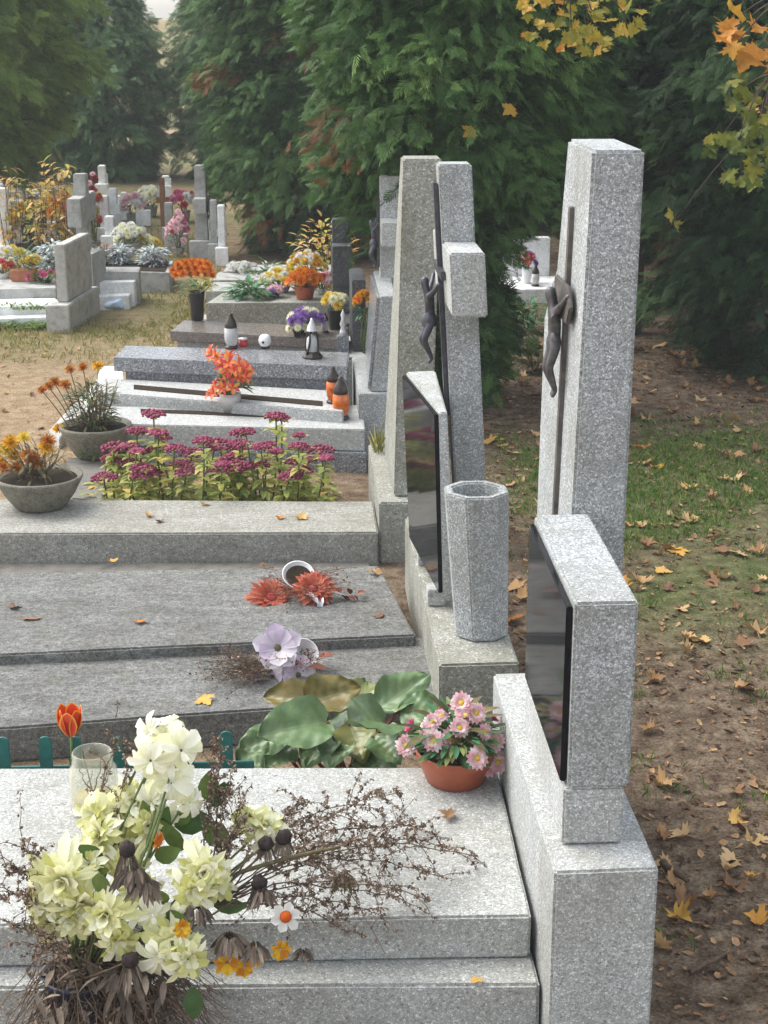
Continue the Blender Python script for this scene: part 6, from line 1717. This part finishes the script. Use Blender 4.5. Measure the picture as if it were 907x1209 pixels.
# ================================================================== BOUQUET IN FRONT OF THE NEAREST GRAVE
bx, by = -0.345, 2.50
t = thing('flower_bouquet', 'big withered bouquet of pale yellow silk flowers and dried stalks in front', 'bouquet', (bx, by, 0.12))
O = t.location.copy()
mb = MB(); mb.lathe([(0, 0), (0.048, 0), (0.050, 0.006), (0.064, 0.09), (0.068, 0.10), (0.062, 0.10), (0.058, 0.085), (0, 0.08)], 26, Matrix.Translation(V((-0.055, -0.002, 0.0)))); part('pot', mb, M['blue_plastic'], t, True)
root = V((-0.05, -0.01, 0.09))
HEADS = [  # px, py, y, radius, key, normal
    (135, 968, 2.60, 0.072, 'cream', (-0.1, -0.85, 0.5)), (146, 1000, 2.57, 0.060, 'cream_b', (0.3, -0.8, 0.3)), (118, 985, 2.55, 0.05, 'cream', (-0.5, -0.7, 0.4)),
    (75, 1038, 2.46, 0.066, 'cream', (-0.2, -0.9, 0.05)), (95, 1066, 2.45, 0.052, 'cream_b', (0.2, -0.8, -0.5)), (52, 1062, 2.47, 0.050, 'cream_b', (-0.6, -0.7, 0.1)), (60, 1090, 2.46, 0.048, 'cream_b', (-0.2, -0.8, -0.3)),
    (240, 1030, 2.48, 0.056, 'cream', (0.2, -0.85, 0.45)), (228, 1052, 2.46, 0.046, 'cream_b', (0.0, -0.9, 0.0)), (258, 1045, 2.5, 0.042, 'cream_b', (0.6, -0.7, 0.1)),
    (205, 1112, 2.42, 0.058, 'cream', (0.1, -0.9, 0.3)), (188, 1130, 2.40, 0.050, 'ivory', (-0.2, -0.9, -0.1)), (222, 1132, 2.40, 0.046, 'cream_b', (0.4, -0.8, -0.1)),
    (125, 1080, 2.43, 0.056, 'cream', (0.0, -0.9, 0.3)), (140, 1110, 2.42, 0.045, 'cream_b', (0.2, -0.9, -0.1)), (312, 975, 2.60, 0.050, 'cream', (0.2, -0.6, 0.7)), (318, 1000, 2.58, 0.040, 'ivory', (0.2, -0.9, -0.2)),
    (203, 852, 2.62, 0.026, 'ivory', (0.1, -0.3, 0.95)), (178, 864, 2.61, 0.040, 'ivory', (-0.6, -0.7, 0.4)), (214, 886, 2.57, 0.052, 'ivory', (0.5, -0.8, 0.25)), (178, 898, 2.56, 0.052, 'ivory', (-0.35, -0.9, 0.15)),
    (203, 925, 2.56, 0.048, 'ivory', (0.15, -0.9, 0.2)), (178, 946, 2.57, 0.043, 'ivory', (-0.5, -0.8, -0.1)), (224, 948, 2.57, 0.034, 'ivory', (0.6, -0.7, 0.1)), (195, 872, 2.60, 0.039, 'ivory', (0.2, -0.5, 0.8)),
    (165, 1050, 2.47, 0.044, 'cream_b', (0.1, -0.9, 0.2)), (105, 1020, 2.5, 0.04, 'cream_b', (0, -0.8, 0.5)), (180, 1080, 2.44, 0.036, 'ivory', (0.1, -0.9, 0.2)),
    (158, 945, 2.60, 0.05, 'cream', (0.1, -0.8, 0.4)), (112, 962, 2.58, 0.045, 'cream_b', (-0.5, -0.7, 0.3)), (150, 1022, 2.52, 0.045, 'cream_b', (0.2, -0.9, 0.1)), (290, 968, 2.6, 0.035, 'cream_b', (-0.3, -0.7, 0.5)), (85, 1085, 2.45, 0.045, 'cream', (0.0, -0.9, 0.1)), (40, 1080, 2.46, 0.03, 'ivory', (-0.6, -0.7, -0.2)), (175, 975, 2.56, 0.04, 'cream_b', (0.2, -0.9, 0.3)), (195, 965, 2.58, 0.031, 'ivory', (0.3, -0.9, 0.0))]
random.seed(500)
stm = MB()
for px, py, y, r, key, nn in HEADS:
    p = aty(px, py, y) - O
    k = 'cream' if key.startswith('cream') else key
    o = link('flower', MESH[key], t); place(o, p, V(nn) + rv(0.12), r)
    stm.tube(bend_path(root + rv(0.02), p - V(nn).normalized() * 0.012, 0.0, random.uniform(-0.04, 0.04), 8), 0.0028, 0.0022, 5)
part('stems', stm, M['stem'], t, True)
for px, py, y, r, key, nn in ((337, 1082, 2.44, 0.026, 'narcissus', (0.2, -0.9, 0.3)), (331, 1121, 2.43, 0.019, 'gold_daisy', (0.4, -0.9, 0.1)), 
                              (215, 1096, 2.40, 0.016, 'gold_daisy', (0.1, -0.9, 0.3)), (268, 1136, 2.42, 0.022, 'gold_daisy', (0, -0.9, 0.2)), (288, 1142, 2.43, 0.018, 'gold_daisy', (0.2, -0.9, 0.0)), (185, 992, 2.52, 0.016, 'orange_daisy', (0.9, -0.5, 0)),
                              (300, 1130, 2.43, 0.018, 'gold_daisy', (0.1, -0.9, 0.3))):
    flower(t, key, aty(px, py, y) - O, V(nn), r)
# silk leaves
lf = MB()
for px, py, y, L_, W, d in ((190, 975, 2.56, 0.07, 0.035, (0.3, -0.4, 0.9)), (205, 990, 2.55, 0.07, 0.03, (-0.4, -0.3, 0.8)), (175, 965, 2.56, 0.06, 0.03, (-0.2, -0.4, 0.9)), (195, 1010, 2.5, 0.06, 0.035, (0.5, -0.5, 0.4)), (215, 965, 2.58, 0.05, 0.03, (0.6, -0.3, 0.6)), (246, 930, 2.60, 0.055, 0.038, (0.1, -0.2, 1)), (222, 938, 2.60, 0.046, 0.034, (-0.5, -0.3, 0.5)), (258, 940, 2.62, 0.05, 0.03, (0.4, -0.1, 0.9)), (108, 1008, 2.50, 0.05, 0.03, (-0.6, -0.3, 0.5)), (112, 1028, 2.49, 0.05, 0.032, (0.5, -0.5, 0.2)),
                            (225, 970, 2.60, 0.07, 0.05, (0.8, -0.3, 0.2)), (255, 985, 2.6, 0.06, 0.045, (0.6, -0.3, -0.4)), (120, 1045, 2.45, 0.05, 0.028, (0.4, -0.3, -0.6)), (205, 1085, 2.44, 0.06, 0.03, (0.6, -0.6, 0.1)), (228, 1185, 2.40, 0.055, 0.035, (0.0, -0.5, -0.9)),
                            (160, 965, 2.58, 0.05, 0.03, (-0.7, -0.2, 0.4)), (190, 1062, 2.45, 0.055, 0.03, (-0.2, -0.6, 0.6)), (270, 1070, 2.5, 0.06, 0.03, (0.8, -0.4, 0.1))):
    leaf(lf, aty(px, py, y) - O - V(d).normalized() * L_ * 0.5, V(d), L_, W, V((0, -1, 0.3)), 0.15, -0.25, min(1, max(0, random.gauss(0.75, 0.2))))
part('silk_leaves', lf, M['leaf_green'], t, True)
# seed heads on dark stalks
for px, py, y, r in ((314, 996, 2.54, 0.014), (335, 988, 2.55, 0.0145), (150, 1003, 2.46, 0.0145), (154, 1134, 2.38, 0.015), (306, 1043, 2.5, 0.014)):
    p = aty(px, py, y) - O
    mb = MB(); mb.ball((p.x, p.y, p.z), r, 14, 9, 0.95)
    for v_ in mb.v: v_ += noise.noise_vector(v_ * 160) * 0.004
    o = part('seed_head', mb, M['seed'], t, True)
    mb = MB(); random.seed(px)
    for k in range(44):
        a = random.uniform(0, 6.28); q_ = p + V((r * 0.7 * math.cos(a), r * 0.7 * math.sin(a), -r * 0.6))
        leaf(mb, q_, V((math.cos(a) * 0.35, math.sin(a) * 0.35, -1)), random.uniform(0.02, 0.05 if px in (150, 154) else 0.026), 0.0034, V((0, -1, 0)), 0.3, 0.2)
    part('withered_petals', mb, M['wilted'], o)
    mb = MB(); mb.tube(bend_path(root, p, 0.0, 0.03, 8), 0.0022, 0.0018, 5); part('stalk', mb, M['twig'], o)
# wilted flowers hanging
random.seed(510)
for px, py, y, s in ((158, 1030, 2.43, 0.04), (172, 1045, 2.42, 0.035), (310, 1055, 2.46, 0.03), (272, 1110, 2.42, 0.04), (300, 1120, 2.42, 0.035), (358, 1125, 2.45, 0.024), (408, 1036, 2.62, 0.03), (145, 1150, 2.40, 0.045), (232, 1075, 2.45, 0.035)):
    p = aty(px, py, y) - O; mb = MB()
    for k in range(38):
        a = random.uniform(0, 6.28); leaf(mb, p + V((0.3 * s * math.cos(a), 0.3 * s * math.sin(a), random.uniform(0, .3) * s)), V((math.cos(a) * 0.5, math.sin(a) * 0.5, -1 + random.uniform(0, .5))), s * random.uniform(.5, 1.1), s * 0.2, V((0, -1, .2)), 0.4, random.uniform(-.3, .5))
    part('wilted_flower', mb, M['wilted'] if px not in (408,) else M['leaf_olive'], t, True)
# olive green bare stem sticking out to the right
mb = MB(); mb.tube(bend_path(aty(283, 1030, 2.53) - O, aty(402, 1000, 2.62) - O, 0.004, 0.0, 8), 0.0042, 0.003, 6); mb.tube(bend_path(root, aty(283, 1030, 2.53) - O, 0.02, 0.02, 8), 0.0042, 0.004, 6); part('bare_stem', mb, M['leaf_olive'], t, True)


def dried_stalk(a, b, sag, nside, side_len, seed, fl=60, size=0.0042, droop=0.0, start=0.3):
    """arching stalk with short side twigs hung with dry seed flakes"""
    random.seed(seed)
    pts = bend_path(V(a), V(b), sag, random.uniform(-.02, .02), 16, 0.004)
    mb = MB(); mb.tube(pts, 0.0019, 0.0008, 4)
    d = (V(b) - V(a)).normalized()
    for i in range(nside):
        j = int(len(pts) * (start + (1 - start) * (i + random.random()) / nside)); j = min(j, len(pts) - 1)
        e = pts[j] + d * side_len * random.uniform(0.1, 0.8) + V((random.gauss(0, .45) * side_len, random.gauss(0, .45) * side_len, random.gauss(droop, .4) * side_len))
        s = bend_path(pts[j], e, 0.008, random.uniform(-.008, .008), 6, 0.002)
        mb.tube(s, 0.0010, 0.0006, 3)
        flakes(mb, s, int(fl * 0.28), 0.0045, size)
    flakes(mb, pts[int(len(pts) * start):], fl, 0.006, size)
    part('dried_stalk', mb, [M['twig'], M['dry_flake']], t)


def onp(px, py, z): return atz(px, py, z) - O


R0 = aty(262, 1062, 2.50) - O
for k, (px, py, z, sag, ns) in enumerate(((470, 935, 0.275, 0.05, 16), (430, 950, 0.26, 0.05, 14), (556, 1010, 0.255, 0.06, 20), (500, 975, 0.25, 0.05, 18), (520, 1035, 0.25, 0.05, 16), (455, 1000, 0.25, 0.04, 16),
                                          (430, 1075, 0.24, 0.03, 14), (505, 1062, 0.245, 0.04, 14), (395, 965, 0.27, 0.04, 12), (410, 1100, 0.23, 0.03, 10), (530, 1000, 0.25, 0.06, 14), (470, 1060, 0.24, 0.03, 12), (360, 945, 0.29, 0.03, 10))):
    dried_stalk(R0 + rv(0.015), onp(px, py, z), sag, ns, 0.085, 600 + k, 95, 0.0042, -0.1, 0.28)
# dark arching stems to the left and the upright ones
for k, (px, py, y, sag) in enumerate(((8, 1030, 2.45, 0.06), (2, 1060, 2.42, 0.06), (25, 1000, 2.5, 0.07), (15, 1095, 2.40, 0.03), (40, 1130, 2.36, 0.05))):
    dried_stalk(root, aty(px, py, y) - O, sag, 12, 0.06, 630 + k, 60, 0.0042, -0.2, 0.45)
for k, (px, py, y) in enumerate(((262, 895, 2.62), (272, 930, 2.6), (285, 950, 2.58), (276, 985, 2.56), (155, 880, 2.62), (136, 872, 2.7), (258, 880, 2.66))):
    dried_stalk(aty(250, 1060, 2.5) - O if px > 200 else root, aty(px, py, y) - O, 0.01, 12, 0.045, 640 + k, 80, 0.0036, 0.1, 0.4)
# tangle at the bottom
random.seed(650); mb = MB()
for k in range(300):
    a = V((random.uniform(-0.12, 0.1), random.uniform(-.05, .06), random.uniform(0.05, 0.16)))
    b = V((random.uniform(-0.19, 0.22), random.uniform(-.16, .0), random.uniform(-0.14, 0.08)))
    pts = bend_path(a, b, random.uniform(0, .05), random.uniform(-.03, .03), 6, 0.005); mb.tube(pts, 0.0013, 0.0008, 3)
    if k % 2: flakes(mb, pts, 12, 0.007, 0.0048)
part('dry_tangle', mb, [M['twig'], M['dry_flake']], t)
mb = MB()
for k in range(260):
    a = random.uniform(0, 6.28)
    leaf(mb, V((random.uniform(-0.13, 0.12), random.uniform(-.12, .04), random.uniform(-0.06, 0.16))), V((math.cos(a), math.sin(a), random.uniform(-1, .3))), random.uniform(.03, .06), 0.012, V((0, 0, 1)), .4, -.3)
part('withered_leaves', mb, M['wilted'], t, True)

# ================================================================== CAMERA, LIGHT
cam = bpy.data.cameras.new('camera'); co = bpy.data.objects.new('camera', cam); COL.objects.link(co)
co.matrix_world = Matrix.Translation((0, 0, EYE)) @ Matrix((RT, UP, -FW)).transposed().to_4x4()
cam.sensor_fit = 'VERTICAL'; cam.sensor_height = 24.0; cam.sensor_width = 24.0
cam.lens = 24.0 * FPX / 1209.0
cam.clip_start = 0.05; cam.clip_end = 900
SC.camera = co

SUN_AZ, SUN_EL = math.radians(-62), math.radians(55)      # azimuth measured from +Y towards +X
sd = V((math.sin(SUN_AZ) * math.cos(SUN_EL), math.cos(SUN_AZ) * math.cos(SUN_EL), math.sin(SUN_EL)))
sl = bpy.data.lights.new('sun', 'SUN'); sl.energy = 1.3; sl.angle = math.radians(48); sl.color = (1.0, 0.965, 0.90)
so = bpy.data.objects.new('sun', sl); COL.objects.link(so)
so.matrix_world = Matrix.Translation((-6, 4, 9)) @ sd.to_track_quat('Z', 'Y').to_matrix().to_4x4()

w = bpy.data.worlds.new('World'); SC.world = w; w.use_nodes = True
nt = w.node_tree; bg = nt.nodes['Background']
sky = nt.nodes.new('ShaderNodeTexSky'); sky.sky_type = 'NISHITA'; sky.sun_disc = False
sky.sun_elevation = SUN_EL; sky.sun_rotation = SUN_AZ % (2 * PI)
sky.air_density = 1.0; sky.dust_density = 2.0; sky.ozone_density = 1.0; sky.altitude = 100
hs = nt.nodes.new('ShaderNodeHueSaturation'); hs.inputs['Saturation'].default_value = 0.32        # thin overcast
nt.links.new(sky.outputs[0], hs.inputs['Color']); nt.links.new(hs.outputs[0], bg.inputs['Color']); bg.inputs['Strength'].default_value = 0.15


# thin autumn haze in the air
hz = MB(); hz.box(-14, 12, -3, 26, -1.0, 7.5)
mh = bpy.data.materials.new('haze_air'); mh.use_nodes = True
hn = mh.node_tree; hn.nodes.remove(hn.nodes['Principled BSDF'])
pv_ = hn.nodes.new('ShaderNodeVolumePrincipled'); pv_.inputs['Color'].default_value = (0.93, 0.96, 0.98, 1); pv_.inputs['Density'].default_value = 0.0028
hn.links.new(pv_.outputs[0], hn.nodes['Material Output'].inputs['Volume'])
ho = link('haze', hz.mesh('haze', mh)); ho['kind'] = 'stuff'; ho['label'] = 'thin pale haze in the autumn air'

SC.view_settings.view_transform = 'Standard'; SC.view_settings.look = 'None'
SC.view_settings.gamma = 1; SC.view_settings.use_curve_mapping = False
SC.view_settings.exposure = 1.45
SC.render.engine = 'CYCLES'
SC.cycles.max_bounces = 6; SC.cycles.transparent_max_bounces = 8; SC.cycles.use_denoising = True
SC.cycles.caustics_reflective = False; SC.cycles.caustics_refractive = False
